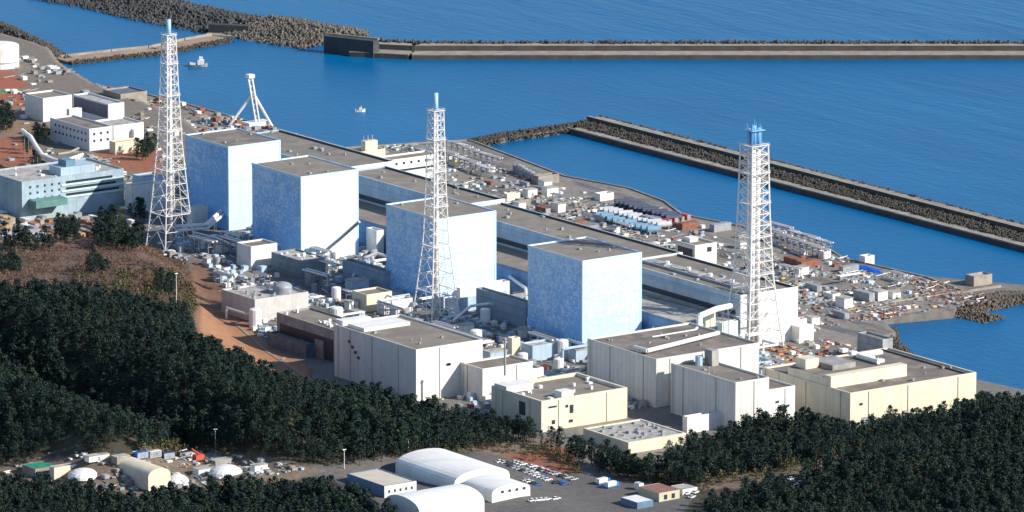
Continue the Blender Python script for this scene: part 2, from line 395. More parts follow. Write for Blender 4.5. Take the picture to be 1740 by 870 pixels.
# ------------------------------------------------------------------ armour blocks and breakwaters
def tetrapod():
    V_, F_ = [], []
    dirs = [(0, 0, 1), (.94, 0, -.33), (-.47, .82, -.33), (-.47, -.82, -.33)]
    for d_ in dirs:
        d_ = Vector(d_); u = d_.orthogonal().normalized(); w_ = d_.cross(u); k_ = len(V_)
        for l, r in ((0, .55), (1.6, .33)):
            for i in range(5):
                a = 2*math.pi*i/5; V_.append(d_*l+(u*math.cos(a)+w_*math.sin(a))*r)
        for i in range(5):
            j = (i+1) % 5; F_.append((k_+i, k_+j, k_+5+j, k_+5+i))
        F_.append((k_+5, k_+6, k_+7, k_+8))
        F_.append((k_+5, k_+8, k_+9, k_+9))
    F_ = [f_ for f_ in F_ if len(set(f_)) == 4]
    return np.array([tuple(v) for v in V_]), np.array(F_)
TV, TF = tetrapod()
def rotmats(n, full=True):
    if full:
        q = RNG.normal(size=(n, 4)); q /= np.linalg.norm(q, axis=1)[:, None]
        w_, x, y, z = q.T
        return np.stack([np.stack([1-2*(y*y+z*z), 2*(x*y-z*w_), 2*(x*z+y*w_)], -1), np.stack([2*(x*y+z*w_), 1-2*(x*x+z*z), 2*(y*z-x*w_)], -1), np.stack([2*(x*z-y*w_), 2*(y*z+x*w_), 1-2*(x*x+y*y)], -1)], 1)
    a = RNG.uniform(0, 6.283, n); c_, s_ = np.cos(a), np.sin(a); o, l = np.zeros(n), np.ones(n)
    return np.stack([np.stack([c_, -s_, o], -1), np.stack([s_, c_, o], -1), np.stack([o, o, l], -1)], 1)
def scatter(name, pts, sizes, label, mats=None, tv=TV, tf=TF, full=True):
    n = len(pts); R_ = rotmats(n, full)
    Vv = np.einsum('nij,vj->nvi', R_, tv)*np.asarray(sizes)[:, None, None]+np.asarray(pts)[:, None, :]
    Ff = tf[None]+(np.arange(n)*len(tv))[:, None, None]
    return tag(np_mesh(name, Vv.reshape(-1, 3), Ff.reshape(-1, tf.shape[1]), mats or [tetra]), label, 'armour blocks', kind='stuff')
def along_line(line, wid, n, z0, z1, crest=.5):
    """points of a mound running along a line; wid=(left,right) offsets"""
    L_ = [Vector(p) for p in line]; seg = [(b-a).length for a, b in zip(L_, L_[1:])]; tot = sum(seg); out = []
    for _ in range(n):
        s_ = random.uniform(0, tot); i = 0
        while i < len(seg)-1 and s_ > seg[i]: s_ -= seg[i]; i += 1
        a, b = L_[i], L_[i+1]; d_ = (b-a).normalized(); nn = Vector((d_.y, -d_.x))
        u = random.random(); off = wid[0]+(wid[1]-wid[0])*u
        prof = 1-abs(u-crest)/max(crest, 1-crest)
        p = a+d_*s_+nn*off; out.append((p.x, p.y, z0+(z1-z0)*prof+random.uniform(-.5, .5)))
    return out
def xy(px, py, z=-10): q = P(px, py, z); return (q.x, q.y)
shade_side = mat('shade_dark_wall', (.075, .07, .062), .9, .4, .12, streak=.5)  # painted shade: side faces of the breakwaters darkened in the colour
# inner breakwater: runs parallel to the quay, then turns back towards it
def ribbon(mb, line, o0, o1, z0, z1, mi=0, top=None):
    for a, b in zip(line, line[1:]):
        A, B = Vector(a), Vector(b); d_ = (B-A).normalized(); n_ = Vector((d_.y, -d_.x))
        mb.prism([tuple(A+n_*o0), tuple(B+n_*o0), tuple(B+n_*o1), tuple(A+n_*o1)], z0, z1, mi, top)
ib = [(385, 518), (386, 40), (386, -160)]                   # southward; offset<0 is the sea side here
t_ = thing('breakwater', 'long grey inner breakwater running down to the right edge, parallel to the quay', 'breakwater', (385, 300, -13))
def child(mb_, name, m, t, smooth=False): return mb_.build(name, m, t, t.location, smooth)
mb = MB(); ribbon(mb, ib, 3, 23, -13.5, -7.4, 0, 1); child(mb, 'lower_deck', [shade_side, concl], t_)
mb = MB(); ribbon(mb, ib, -7, 3.0, -13.5, -4.6, 0, 1); ribbon(mb, ib, 1.0, 3.002, -4.6, -3.4, 0, 1); child(mb, 'crest_wall', [shade_side, concl], t_)
mb = MB(); ribbon(mb, ib, 21.5, 22.5, -7.6, -6.8); child(mb, 'kerb', concl, t_)
scatter('armour_blocks', along_line(ib[:2]+[(386, -160)], (4, 15), 4800, -7.6, -6.2, .2)+along_line(ib, (-16, -7), 4200, -10.5, -4.8, 1.0), RNG.uniform(.7, 1.1, 9000), 'concrete armour blocks heaped along both sides of the inner breakwater')
arm = [xy(1035, 208, -8), xy(985, 213, -8), xy(850, 232, -8), xy(795, 244, -8)]
t_ = thing('breakwater', 'short low arm of the inner breakwater reaching back to the quay behind the middle stack', 'breakwater', (*arm[1], -13))
mb = MB(); ribbon(mb, arm, -7, 6, -13.5, -7.4); child(mb, 'deck', conc, t_)
scatter('armour_blocks', along_line(arm, (-9, 10), 1500, -9.5, -6.4, .4), RNG.uniform(.5, .95, 1500), 'concrete armour blocks along the short arm of the inner breakwater')
# outer breakwater
ob_ = [xy(600, 92), xy(700, 97), xy(1740, 97), xy(2100, 97)]
t_ = thing('breakwater', 'long straight outer breakwater crossing the top right of the harbour', 'breakwater', (*ob_[2], -13))
mb = MB(); ribbon(mb, ob_, -6, 9, -13.5, -7.2, 0, 1); child(mb, 'lower_deck', [shade_side, concl], t_)
mb = MB(); ribbon(mb, ob_, -20, -6.002, -13.5, -4.8, 0, 1); ribbon(mb, ob_, -9, -6.004, -4.8, -3.9, 0, 1); child(mb, 'crest_wall', [shade_side, concl], t_)
mb = MB(); ribbon(mb, ob_, 8, 9, -7.4, -6.7); child(mb, 'kerb', concl, t_)
scatter('armour_blocks', along_line(ob_, (-36, -18), 4200, -11, -4.6, 1.0), RNG.uniform(1.1, 1.7, 4200), 'concrete armour blocks on the sea side of the long outer breakwater')
ca_ = [xy(556, 88), xy(640, 97)]
t_ = thing('caisson', 'dark high-sided concrete caisson where the outer breakwater starts', 'caisson', (*ca_[0], -13))
mb = MB(); ribbon(mb, ca_, -3, 4, -13.5, .6); child(mb, 'body', mat('shade_dark_concrete', (.05, .055, .06), .8, .3, .1, streak=.5), t_)  # shade of the tall harbour-facing side is put into this dark colour
mb = MB(); ribbon(mb, ca_, -3, -1.5, .6, 1.5); child(mb, 'crest_wall', concl, t_)
c2 = [xy(357, 55), xy(425, 58)]
t_ = thing('caisson', 'smaller dark caisson among the armour blocks at the top left', 'caisson', (*c2[0], -13))
mb = MB(); ribbon(mb, c2, -2, 4, -13.5, -4.2); child(mb, 'body', MAT['shade_dark_concrete'], t_)  # body colour again carries the painted shade
mb = MB(); ribbon(mb, c2, 5, 14, -13.5, -9.2); child(mb, 'apron', concl, t_)
mA = [xy(100, -12), xy(200, 5), xy(300, 28), xy(400, 47)]
mB_ = [xy(425, 50), xy(480, 62), xy(560, 74)]
scatter('armour_blocks', along_line(mA, (-30, 30), 2600, -11.5, -6.0, .4), RNG.uniform(1.2, 2.0, 2600), 'dark heap of armour blocks curving away at the top left', [mat('dark_armour_block', (.07, .07, .07), .95, .4, .3)])
scatter('armour_blocks', along_line(mB_, (-38, 26), 2400, -11.5, -4.5, .4), RNG.uniform(1.3, 2.1, 2400), 'pale heap of armour blocks between the two dark caissons', [mat('pale_armour_block', (.16, .14, .115), .95, .5, .3, blotch=(.07, .065, .06), bscale=.25)])
sp = [xy(105, 103, -9), xy(200, 92, -9), xy(270, 85, -9), xy(330, 72, -9), xy(375, 64, -9)]
t_ = thing('dike', 'thin low dike joining the left shore to the top left caisson', 'dike', (*sp[0], -13))
mb = MB(); ribbon(mb, sp, -8, 8, -13.5, -8.6); child(mb, 'road', mat('dike_soil', (.33, .24, .17), .95, .3, .1), t_)
mb = MB(); ribbon(mb, sp, -9, -8.002, -13.5, -7.2); child(mb, 'parapet', concl, t_)
scatter('armour_blocks', along_line(sp, (7, 13), 700, -10.5, -9, .2), RNG.uniform(.7, 1.1, 700), 'small blocks along the foot of the thin dike')
nc = [xy(-60, 25), xy(0, 48), xy(60, 75), xy(105, 103)]
scatter('armour_blocks', along_line(nc, (-8, 16), 1400, -11, -6, .5), RNG.uniform(1., 1.6, 1400), 'armour blocks along the shore behind the white tank')
# south jetty
shade_side = mat('shade_dark_wall', (.075, .07, .06), .9, .4, .12, streak=.5)  # same painted-shade colour, for the jetty sides
out = [xy(1385, 500, -7), xy(1450, 482, -7), xy(1560, 470, -7), xy(1650, 478, -7), xy(1740, 486, -7), xy(1880, 492, -7), xy(1880, 507, -7), xy(1740, 500, -7), xy(1690, 503, -7), xy(1620, 517, -7), xy(1570, 527, -7), xy(1480, 533, -7), xy(1400, 536, -7)]
t_ = thing('jetty', 'long flat grey causeway reaching out to the right edge beyond the pierced sluice wall', 'jetty', (*out[1], -13))
mb = MB(); mb.prism(out, -13.5, -6.4, 0, 1); child(mb, 'deck', [shade_side, mat('jetty_deck', (.20, .18, .155), .95, .35, .2, blotch=(.12, .11, .10), bscale=.06)], t_)
mb = MB(); ribbon(mb, [xy(1480, 520, -6.4), xy(1600, 503, -6.4), xy(1700, 488, -6.4)], -.6, .6, -6.39, -5.2); child(mb, 'parapet', concl, t_)
mb = MB(); ribbon(mb, [xy(1385, 512, -6.4), xy(1530, 496, -6.4)], -.5, .5, -6.39, -4.6); child(mb, 'kerb_wall', concl, t_)
q = [Vector(xy(1478, 548, -10)), Vector(xy(1566, 540, -10))]
t_ = thing('sluice_wall', 'low wall with three dark sluice openings between white piers, below the causeway', 'sluice', (q[0].x, q[0].y, -13))
dv = (q[1]-q[0]); L_ = dv.length; dv.normalize(); nv = Vector((dv.y, -dv.x))
mb = MB(); ribbon(mb, [tuple(q[0]), tuple(q[1])], -12, 0, -13.5, -6.5); child(mb, 'back_wall', dark, t_)
for i in range(4):
    mb = MB(); a = q[0]+dv*(L_*(i+.2)/4.2); ribbon(mb, [tuple(a), tuple(a+dv*1.2)], 0.01, 3, -13.5, -6.7); child(mb, 'pier', white, t_)
mb = MB(); ribbon(mb, [tuple(q[0]), tuple(q[1])], -12, 1.5, -6.49, -5.9); child(mb, 'deck', concl, t_)
scatter('armour_blocks', along_line([xy(1570, 528), xy(1620, 519), xy(1700, 503), xy(1880, 506)], (3, 22), 2000, -11, -7.6, .2)+along_line([xy(1610, 530), xy(1690, 545)], (-8, 8), 400, -11, -8.5, .5),
        RNG.uniform(.8, 1.4, 2400), 'brown armour blocks and rocks around the jetty at the right edge', [mat('brown_armour_block', (.15, .12, .09), .95, .45, .3, blotch=(.07, .06, .05), bscale=.3)])
scatter('armour_blocks', along_line([(180, -10), (160, -38), (140, -80), (128, -150), (130, -200), (140, -260), (155, -340)], (-9, 4), 1300, -11.5, -8, .4), RNG.uniform(.8, 1.4, 1300), 'armour blocks along the shore behind the stepped waste building')

# ------------------------------------------------------------------ buildings
RECTS = []
def building(name, label, cat, F, R, L, zt, zb=0, wall=white, roof=roofm, par=.9, rim=.5, group=None, parts=None, trim=None):
    x0, x1, y0, y1 = rect(F, R, L, zt)
    return building_w(name, label, cat, x0, x1, y0, y1, zt, zb, wall, roof, par, rim, group, trim)
def building_w(name, label, cat, x0, x1, y0, y1, zt, zb=0, wall=white, roof=roofm, par=.9, rim=.5, group=None, trim=None):
    RECTS.append((x0, x1, y0, y1))
    t_ = thing(name, label, cat, ((x0+x1)/2, (y0+y1)/2, zb), group)
    mb = MB(); z0 = min(zb-1.5, float(np.min(hterr([x0, x1, x1, x0], [y0, y0, y1, y1])))-1) if zb > -3 else zb-1.5
    for pts in (((x0, y0), (x1, y0)), ((x1, y0), (x1, y1)), ((x1, y1), (x0, y1)), ((x0, y1), (x0, y0))):
        (a, b_), (c_, d_) = pts; mb.quad([(a, b_, z0), (c_, d_, z0), (c_, d_, zt), (a, b_, zt)])
    r = min(rim, (x1-x0)/6, (y1-y0)/6); X0, X1, Y0, Y1 = x0+r, x1-r, y0+r, y1-r
    o_ = [(x0, y0), (x1, y0), (x1, y1), (x0, y1)]; i_ = [(X0, Y0), (X1, Y0), (X1, Y1), (X0, Y1)]
    for k_ in range(4):
        j = (k_+1) % 4
        mb.quad([(*o_[k_], zt), (*o_[j], zt), (*i_[j], zt), (*i_[k_], zt)])
        mb.quad([(*i_[k_], zt), (*i_[j], zt), (*i_[j], zt-par), (*i_[k_], zt-par)])
    child(mb, 'wall', wall, t_)
    mb = MB(); mb.quad([(X0, Y0, zt-par), (X1, Y0, zt-par), (X1, Y1, zt-par), (X0, Y1, zt-par)]); child(mb, 'roof', roof, t_)
    if trim:
        mb = MB(); e = .18
        for a in (((x0-e, x1+e, y0-e, y0)), ((x0-e, x1+e, y1, y1+e)), ((x0-e, x0, y0, y1)), ((x1, x1+e, y0, y1))):
            mb.box(*a, zt-1.1, zt+.12)
        for cx, cy in ((x0-e, y0-e), (x1-.7, y0-e)): mb.box(cx, cx+.7+e, cy-.02, cy+.2, zb, zt-1.1)
        mb.box(x0-e-.02, x0+.1-e, y0, y0+.9, zb, zt-1.1)
        child(mb, 'edge_trim', trim, t_)
    t_['_r'] = 0; del t_['_r']
    return t_, (x0, x1, y0, y1)
def wins(t_, face, x0, x1, y, zs, n, w_=1.2, h_=1.3, m=glass, name='window', cap=24):
    """row of windows on a south ('s', fixed y) or west ('w', fixed x) face: one mesh each"""
    for z in zs:
        for i in range(n):
            c_ = x0+(x1-x0)*(i+.5)/n; mb = MB()
            if face == 's': mb.box(c_-w_/2, c_+w_/2, y-.12, y+.05, z, z+h_)
            else: mb.box(y-.12, y+.05, c_-w_/2, c_+w_/2, z, z+h_)
            child(mb, name, m, t_)
def vents(t_, r, z, n, m=steelg, name='roof_vent', smin=.8, smax=2.2, hmax=1.8):
    for i in range(n):
        x = random.uniform(r[0]+2, r[1]-3); y = random.uniform(r[2]+2, r[3]-3); a = random.uniform(smin, smax); mb = MB()
        if random.random() < .7: mb.box(x, x+a, y, y+a*random.uniform(.7, 1.6), z, z+random.uniform(.6, hmax))
        else: mb.bar((x, y, z), (x, y, z+random.uniform(.8, hmax)), a*.5, 8)
        child(mb, name, m, t_)

trimb = mat('sky_blue_trim', (.50, .68, .80), .6, .08, .3)
RB = [('far left, behind the left lattice stack', 19.34, 348.15, 33.36, 42.39, 46.12, -.28),
      ('second from the far end, plain white end wall', 5.32, 257.77, 36.29, 46.49, 46, -.12),
      ('behind the middle lattice stack', .87, 126.17, 36.29, 46.49, 46, .02),
      ('nearest, with densely dappled white end wall', 0, 0, 36.29, 46.49, 46, .0)]
for i, (lb, x, y, lu, lv, h, bias) in enumerate(RB):
    rm = reactor_mat('dappled_blue_paint_%d' % i, x, y, lu, lv, bias, (.68, .86, .62, .50)[i])
    t_, r = building_w('reactor_building', 'blue and white cube reactor building, '+lb, 'reactor building', x, x+lu, y, y+lv, h, 0, rm, roofm if i else roofb, .5, .5, 'the four reactor buildings', trimb)
    vents(t_, r, h-.5, 4, steelg, smax=1.6, hmax=.9)
# low annexes at their feet
building('annex', 'blue-grey annex against the nearest reactor building, left of it', 'annex', (893, 514), 905, 809, 13.5, 0, mat('bluegrey_wall', (.25, .33, .42), .7, .2, .1, bands=5, streak=.4), roofm)
building('annex', 'blue-grey annex at the left foot of the reactor building behind the middle stack', 'annex', (652, 462), 668, 582, 11.5, 0, MAT['bluegrey_wall'], roofm)
t_, r = building('annex', 'long low white annex at the foot of the dappled wall behind the middle stack', 'annex', (782, 490), 866, 772, 12, 0, white, roofl)
building('annex', 'white annex with dark slot below, right of the middle stack', 'annex', (779, 507), 862, 770, 7.5, 0, pbluew, roofl)

# turbine halls : one long row on the sea side
TH = [('far end of the row', 340, 452, 83, 122, 28, roofr), ('second of the row, between the second and third cubes', 219, 329.5, 82, 109, 28.5, roofm),
      ('third of the row, behind the nearest cube', 60, 218.5, 76, 107, 27, roofm), ('nearest of the row, with white end wall and framed roof', -40, 59.5, 68, 104, 27, roofr)]
for i, (lb, y0, y1, x0, x1, zt, rf) in enumerate(TH):
    t_, r = building_w('turbine_hall', 'long flat-roofed turbine hall, '+lb, 'turbine hall', x0, x1, y0, y1, zt, 0, pbluew if i < 3 else mat('turbine_wall', (.55, .60, .62), .6, .2, .12, streak=.3), rf, .7, .8, 'turbine halls in a row on the sea side')
    mb = MB(); mb.box(x0-28, x0-.01, y0+2, y1-2, -1, 14.5); child(mb, 'lower_bay', bluew, t_)
    mb = MB(); mb.box(x0-28.01, x0-.01, y0+1.99, y1-1.99, 14.505, 14.9); child(mb, 'lower_bay_roof', roofl if i == 3 else roofm, t_)
    mb = MB(); mb.box(x0-.5, x0-.02, y0+1, y1-1, 22.5, 24.2); child(mb, 'band', pbluew, t_)
    mb = MB(); mb.box(x0-.6, x0-.03, y0+4, y1-4, 16.2, 18.6); child(mb, 'louvre', dark, t_)
    if i == 3:
        mb = MB(); mb.box(x1-4, x1+5, y0-7, y0-.35, -1, 8); child(mb, 'end_bay', white, t_)
        mb = MB()
        mb.box(x0+9, x0+17, y0+18, y1-6, zt-.7, zt+.5); child(mb, 'roof_light', steelg, t_)
        for k_ in range(5):
            mb = MB(); ya = y0+20+k_*(y1-y0-28)/5; mb.box(x0+10.5, x0+15.5, ya, ya+9, zt+.5, zt+.9); child(mb, 'roof_light_pane', roofl, t_)
        for k_ in range(4):
            mb = MB(); ya = y0+24+k_*18; mb.bar((x0+13, ya, zt+.9), (x0+13, ya, zt+2.4), 1.3, 8); child(mb, 'roof_vent', steel, t_)
    vents(t_, r, zt-.7, 10, steelg, hmax=1.4)
    mb = MB(); mb.box(x0-.05, x1+.05, y0-.3, y0-.02, -1, zt+.15); child(mb, 'end_wall', white, t_)
    mb = MB(); mb.box(x1-2.2, x1-1.7, y0+2, y1-2, zt-.7, zt+.3); child(mb, 'walkway_rail', dark, t_)

# big buildings in front
tA, rA = building('waste_treatment_building', 'tall cream block with bare flat roof and a diagonal shadow on its end wall', 'building', (707, 594), 820, 568, 26, 0, white2, roofm)
for pz in range(4):
    mb = MB(); mb.box(rA[0]-.6, rA[0]-.02, rA[3]-14-pz*2.6, rA[3]-12.6-pz*2.6, 19-pz*2.2, 20.3-pz*2.2); child(mb, 'wall_equipment', dark, tA)
mb = MB(); mb.box(rA[0]+4, rA[1]-8, rA[3]-20, rA[3]-6, 25.1, 26.8); child(mb, 'roof_duct', white, tA)
mb = MB(); mb.box(rA[0]+3, rA[0]+20, rA[3]-3, rA[3]+3, 24, 27.5); child(mb, 'penthouse', white, tA)
q = P(820, 627, 16.4)
tB, rB = building_w('service_building', 'low cream block built against the end of the tall cream block', 'building', q.x, q.x+along(q, (1, 0, 0), 905), q.y, rA[2]-.02, 16.4, 0, white2, roofb)
building_w('service_building', 'small white lean-to beside the low cream block, near the chimney pipe', 'building', rB[1]+.3, rB[1]+8, rB[2]+2, rB[2]+14, 12, 0, white, roofb)
tC, rC = building('service_building', 'cream building with dark roof well, nearest the trees at centre', 'building', (920, 682), 1066, 835, 15, 0, cream, roofm, 1.6, 1.2)
mb = MB(); mb.box(rC[0]-.12, rC[0]+.05, rC[2]+13, rC[2]+18, 5.5, 12); child(mb, 'louvre', dark, tC)
for (a, z, w_, h_) in ((4, 11, 5, .9), (14, 10, 1.6, 1.4), (16.5, 7, 2.2, 4), (16, 2.5, 2.4, 1.4), (6, 3, 2, 2)):
    mb = MB(); mb.box(rC[0]+a, rC[0]+a+w_, rC[2]-.12, rC[2]+.05, z, z+h_); child(mb, 'window', glass, tC)
mb = MB(); mb.box(rC[0]+.3, rC[0]+16, rC[3]-12, rC[3]-2, 13.4, 16.6); child(mb, 'penthouse', white, tC)
mb = MB(); mb.box(rC[0]+14, rC[0]+21, rC[2]+3, rC[2]+9, 13.4, 17); child(mb, 'penthouse', white, tC)
vents(tC, rC, 13.4, 14, steel)
q = P(858, 640, 16)
t_ = thing('chimney_pipe', 'thin dark chimney pipe rising from the corner of the cream building at centre', 'chimney', (q.x, q.y, 16.6))
mb = MB(); mb.bar((q.x, q.y, 16.6), (q.x, q.y, 34), .55, 8); child(mb, 'pipe', steelg, t_)
mb = MB(); mb.bar((q.x, q.y, 34), (q.x, q.y, 35), .8, 8); child(mb, 'cap', steelg, t_)
tD, rD = building('waste_treatment_building', 'wide cream block with ducts crossing its dark roof, right of the nearest cube', 'building', (1115, 610), 1290, 998, 24, 0, ribbed, roofb)
tE, rE = building('waste_treatment_building', 'ribbed cream block standing in front of the duct-roofed block', 'building', (1250, 650), 1307, 1140, 24.3, 0, ribbed, roofm)
mb = MB(); mb.box(rE[1]-6, rE[1]-2, rE[3]-14, rE[3]-8, 23.4, 31); child(mb, 'stair_tower', greyc, tE)
mb = MB(); mb.bar((rE[1]-9, rE[3]-8, 23.4), (rE[1]-9, rE[3]-8, 28), 2, 10); child(mb, 'tank', pbluew, tE)
tM, rM = building_w('service_building', 'low white block filling the gap beside the stepped waste building', 'building', rE[1]+.3, rE[1]+16, rE[2]+.5, rE[3]-2, 18, 0, white, roofb)
tG, rG = building('waste_treatment_building', 'largest cream stepped building at the right, with raised roof decks', 'building', (1445, 668), 1659, 1297, 17, 0, cream, roofb, .8, .8)
gx0, gx1, gy0, gy1 = rG
r2 = rect((1412, 640), 1541, 1330, 22)
mb = MB(); mb.box(r2[0], r2[1], r2[2], r2[2]+5, 16.2, 22); mb.box(r2[0], r2[1]-1, r2[2]+5, r2[3]-4, 16.2, 20.6); child(mb, 'raised_deck', cream, tG)
mb = MB(); mb.box(r2[0]+.4, r2[1]-1.4, r2[2]+5.01, r2[3]-4.4, 20.6, 20.75); child(mb, 'deck_roof', roofb, tG)
mb = MB(); mb.box(r2[0]+12, r2[0]+26, r2[2]+14, r2[3]-6, 20.6, 23.2); child(mb, 'roof_monitor', greyc, tG)
mb = MB(); mb.box(r2[0]+3, r2[0]+11, r2[3]-14, r2[3]-6, 20.6, 25.5); child(mb, 'penthouse', cream, tG)
mb = MB(); mb.tube([(r2[1]-8, r2[2]+12, 22), (r2[1]-8, r2[3]-10, 22), (r2[1]+6, r2[3]-10, 22)], 1.2); child(mb, 'duct', white, tG)
for k_ in range(5):
    mb = MB(); ya = r2[2]+14+k_*7; mb.box(r2[1]-6, r2[1]-2.5, ya, ya+3.2, 20.6, 22.3); child(mb, 'fan_housing', steel, tG)
mb = MB(); mb.box(gx1-5, gx1-4.4, gy0+1, gy1-1, 16.2, 16.9); child(mb, 'roof_pipe', dark, tG)
vents(tG, rG, 16.2, 10, steelg, hmax=1.2)
building('pump_house', 'small building with dark side and white end wall behind the stepped building, near the shore', 'building', (1500, 577), 1517, 1457, 12, 0, mat('slate_wall', (.32, .34, .36), .7, .3, .2, bands=3), roofm)
building('service_building', 'low white walled building behind the trees, in front of the ribbed block', 'building', (1168, 709), 1241, 1160, 8, 0, white, roofl)
tN, rN = building('yard_building', 'very low flat building with cluttered pale roof at the edge of the trees', 'building', (1068, 752), 1166, 991, 5.5, 0, cream, roofl, .5, 1)
vents(tN, rN, 5, 26, steelg, hmax=1.2)
pipeg = mat('painted_pipe', (.42, .40, .36), .6, .2, .5)
def facade(t_, r, zt, seedv, pitch=20):
    rr = random.Random(seedv); x0, x1, y0, y1 = r[:4]
    n = max(1, int((x1-x0)/pitch))
    for k_ in range(n):
        xa = x0+(x1-x0)*(k_+.5+rr.uniform(-.2, .2))/n; mb = MB(); mb.bar((xa, y0-.22, 0), (xa, y0-.22, zt-.6), .16, 5); child(mb, 'downpipe', pipeg, t_)
    n = max(1, int((y1-y0)/pitch))
    for k_ in range(n):
        ya = y0+(y1-y0)*(k_+.5+rr.uniform(-.2, .2))/n; mb = MB(); mb.bar((x0-.22, ya, 0), (x0-.22, ya, zt-.6), .16, 5); child(mb, 'downpipe', pipeg, t_)
    for k_ in range(0 if zt == 15 else 3):
        xa = rr.uniform(x0+3, x1-5); z = rr.choice((0, 0, zt*.45, zt*.6)); w_, h_ = (3.4, 4) if z == 0 else (1.8, 1.1)
        mb = MB(); mb.box(xa-.2, xa+w_+.2, y0-.16, y0-.02, z, z+h_+.2); child(mb, 'door_frame' if z == 0 else 'vent_frame', greyc, t_)
        mb = MB(); mb.box(xa, xa+w_, y0-.2, y0-.161, z+.05, z+h_); child(mb, 'door' if z == 0 else 'vent_louvre', steelg if z == 0 else dark, t_)
    mb = MB(); ya = y1-rr.uniform(2, 6)
    for d2 in (0, .6): mb.bar((x0-.35, ya+d2, 0), (x0-.35, ya+d2, zt+.8), .07, 4)
    for k_ in range(int(zt/1.2)): mb.bar((x0-.35, ya, k_*1.2+.5), (x0-.35, ya+.6, k_*1.2+.5), .05, 4)
    child(mb, 'ladder', steelg, t_)
for a_ in ((tA, rA, 26, 1), (tB, rB, 16.4, 2), (tC, rC, 15, 3), (tD, rD, 24, 4), (tE, rE, 24.3, 5), (tM, rM, 18, 6), (tG, rG, 17, 7)): facade(*a_)
for t_, r, z in ((tA, rA, 25.1), (tD, rD, 23.1), (tE, rE, 23.4), (tG, rG, 16.2)): vents(t_, r, z, 9, greyc, smin=.5, smax=1.6, hmax=1.3)
# middle left
building('service_building', 'small white cube building at the foot of the plain white-ended reactor building', 'building', (426.5, 419), 471, 402, 12, 0, white, roofb)
t_, r = building('service_building', 'white-roofed building with dark side beside the small white cube', 'building', (510.5, 443), 553, 461, 9.5, 0, mat('slate_panel', (.22, .27, .30), .7, .3, .2, bands=3), roofl)
vents(t_, r, 8.6, 8, steel)
tH, rH = building('service_building', 'building with cluttered pale roof and round dark tank, beside the orange slope', 'building', (433, 509), 524, 376, 12, 0, mat('grey_white_wall', (.55, .53, .50), .7, .15, .2, streak=.4), roofl)
vents(tH, rH, 11.1, 18, steelg)
q = P(480, 495, 12)
t_ = thing('round_tank', 'dark grey domed tank on the cluttered pale roof by the orange slope', 'tank', (q.x, q.y, 11.1))
mb = MB(); mb.bar((q.x, q.y, 11.1), (q.x, q.y, 14.5), 5, 20, cap=False); mb.dome((q.x, q.y, 14.5), 5, 2.5, 20); child(mb, 'shell', steelg, t_, True)
tI, rI = building('service_building', 'grey building with dark open ground storey left of the tall cream block', 'building', (570, 562), 628, 470, 16, 0, greyc, roofm)
mb = MB(); mb.box(rI[0]-.15, rI[0]+.05, rI[2]+2, rI[3]-3, 0, 11); child(mb, 'dark_opening', dark, tI)  # dark slab painted in for the shade of the open storey
vents(tI, rI, 15.1, 14, steel)
mb = MB(); mb.quad([(rI[0]-1, rI[2]+12, 0), (rI[0]-1, rI[2]+16, 0), (rI[0]-1, rI[2]+17, 9), (rI[0]-1, rI[2]+9, 9)]); mb.box(rI[0]-.9, rI[0]-.2, rI[2]+9.5, rI[2]+16, 0, 9); child(mb, 'hopper', concl, tI)
building('service_building', 'low dark building at the foot of the orange slope, its roof below the others', 'building', (520, 585), 560, 455, 7, 0, mat('shade_navy_wall', (.10, .14, .19), .6, .4, .2), roofm)  # wall colour darkened to navy to carry the shade on it
building('container_building', 'pale box building between the two cubes, larger of the pair', 'building', (623, 501), 666, 598, 9, 0, cream, roofm)
building('container_building', 'pale box building, smaller of the pair, by the middle stack', 'building', (653, 513), 701, 641, 7, 0, white, roofl)
t_, r = building('service_building', 'low shed with corrugated grey roof behind the tall cream block', 'shed', (815, 578), 830, 725, 9, 0, greyc, mat('corrugated_roof', (.30, .31, .33), .6, .2, .3, seam=1.6, seamdark=.4), .2)
building('service_building', 'white box building with blue-grey side, at the foot of the nearest cube', 'building', (905, 588), 948, 886, 8, 0, pbluew, roofl)
building('service_building', 'narrow pale tower block below the nearest cube, left of the white box', 'building', (870, 575), 884, 862, 11, 0, cream, roofl)
building('service_building', 'white box building at the foot of the left stack', 'building', (325, 352), 362, 318, 11, 0, white, roofl)
building('service_building', 'pale flue house on the roof line behind the duct-roofed block', 'building', (1198, 533), 1216, 1192, 20, 0, cream, roofm)
building('service_building', 'mint-white machine house beside the right stack', 'building', (1226, 549), 1254, 1220, 16, 0, mat('mint_wall', (.62, .72, .62), .6, .2, .3), roofl)
building('service_building', 'white box among ducts, right foot of the second cube', 'building', (640, 392), 652, 622, 14, 0, white, roofl)
building('service_building', 'low white block beyond the turbine row end, next to the right stack', 'building', (1345, 545), 1371, 1335, 9, 0, white, roofl)
# port side
tW, r = building('port_office', 'white two-storey office with window rows beyond the turbine roofs, left of the middle stack', 'office', (665, 272), 745, 643, 7, -6, white, roofm)
wins(tW, 's', r[0]+1, r[1]-1, r[2], (3.6,), 6, 1.5, 1.5); wins(tW, 's', r[0]+1, r[1]-1, r[2], (-.2,), 1, r[1]-r[0]-6, 1.2)
tV, r = building('port_building', 'cream stepped building on the quay left of the white office', 'building', (612, 258), 655, 596, 5, -6, cream, roofl)
mb = MB(); mb.box(r[0]+5, r[1]-4, r[2]+2, r[3]-3, 4.1, 10); child(mb, 'upper_storey', cream, tV)
for k_ in range(3):
    mb = MB(); mb.bar((r[0]+5+k_*3, r[2]+4, 10), (r[0]+5+k_*3, r[2]+4, 13), .35, 6); child(mb, 'vent_pipe', steelg, tV)
tU, r = building('port_building', 'white building with dark louvred side on the quay, left of the right stack', 'building', (1181, 417), 1218, 1148, 5.5, -6, mat('port_white', (.74, .70, .62), .6, .1, .3, bands=5), roofm)
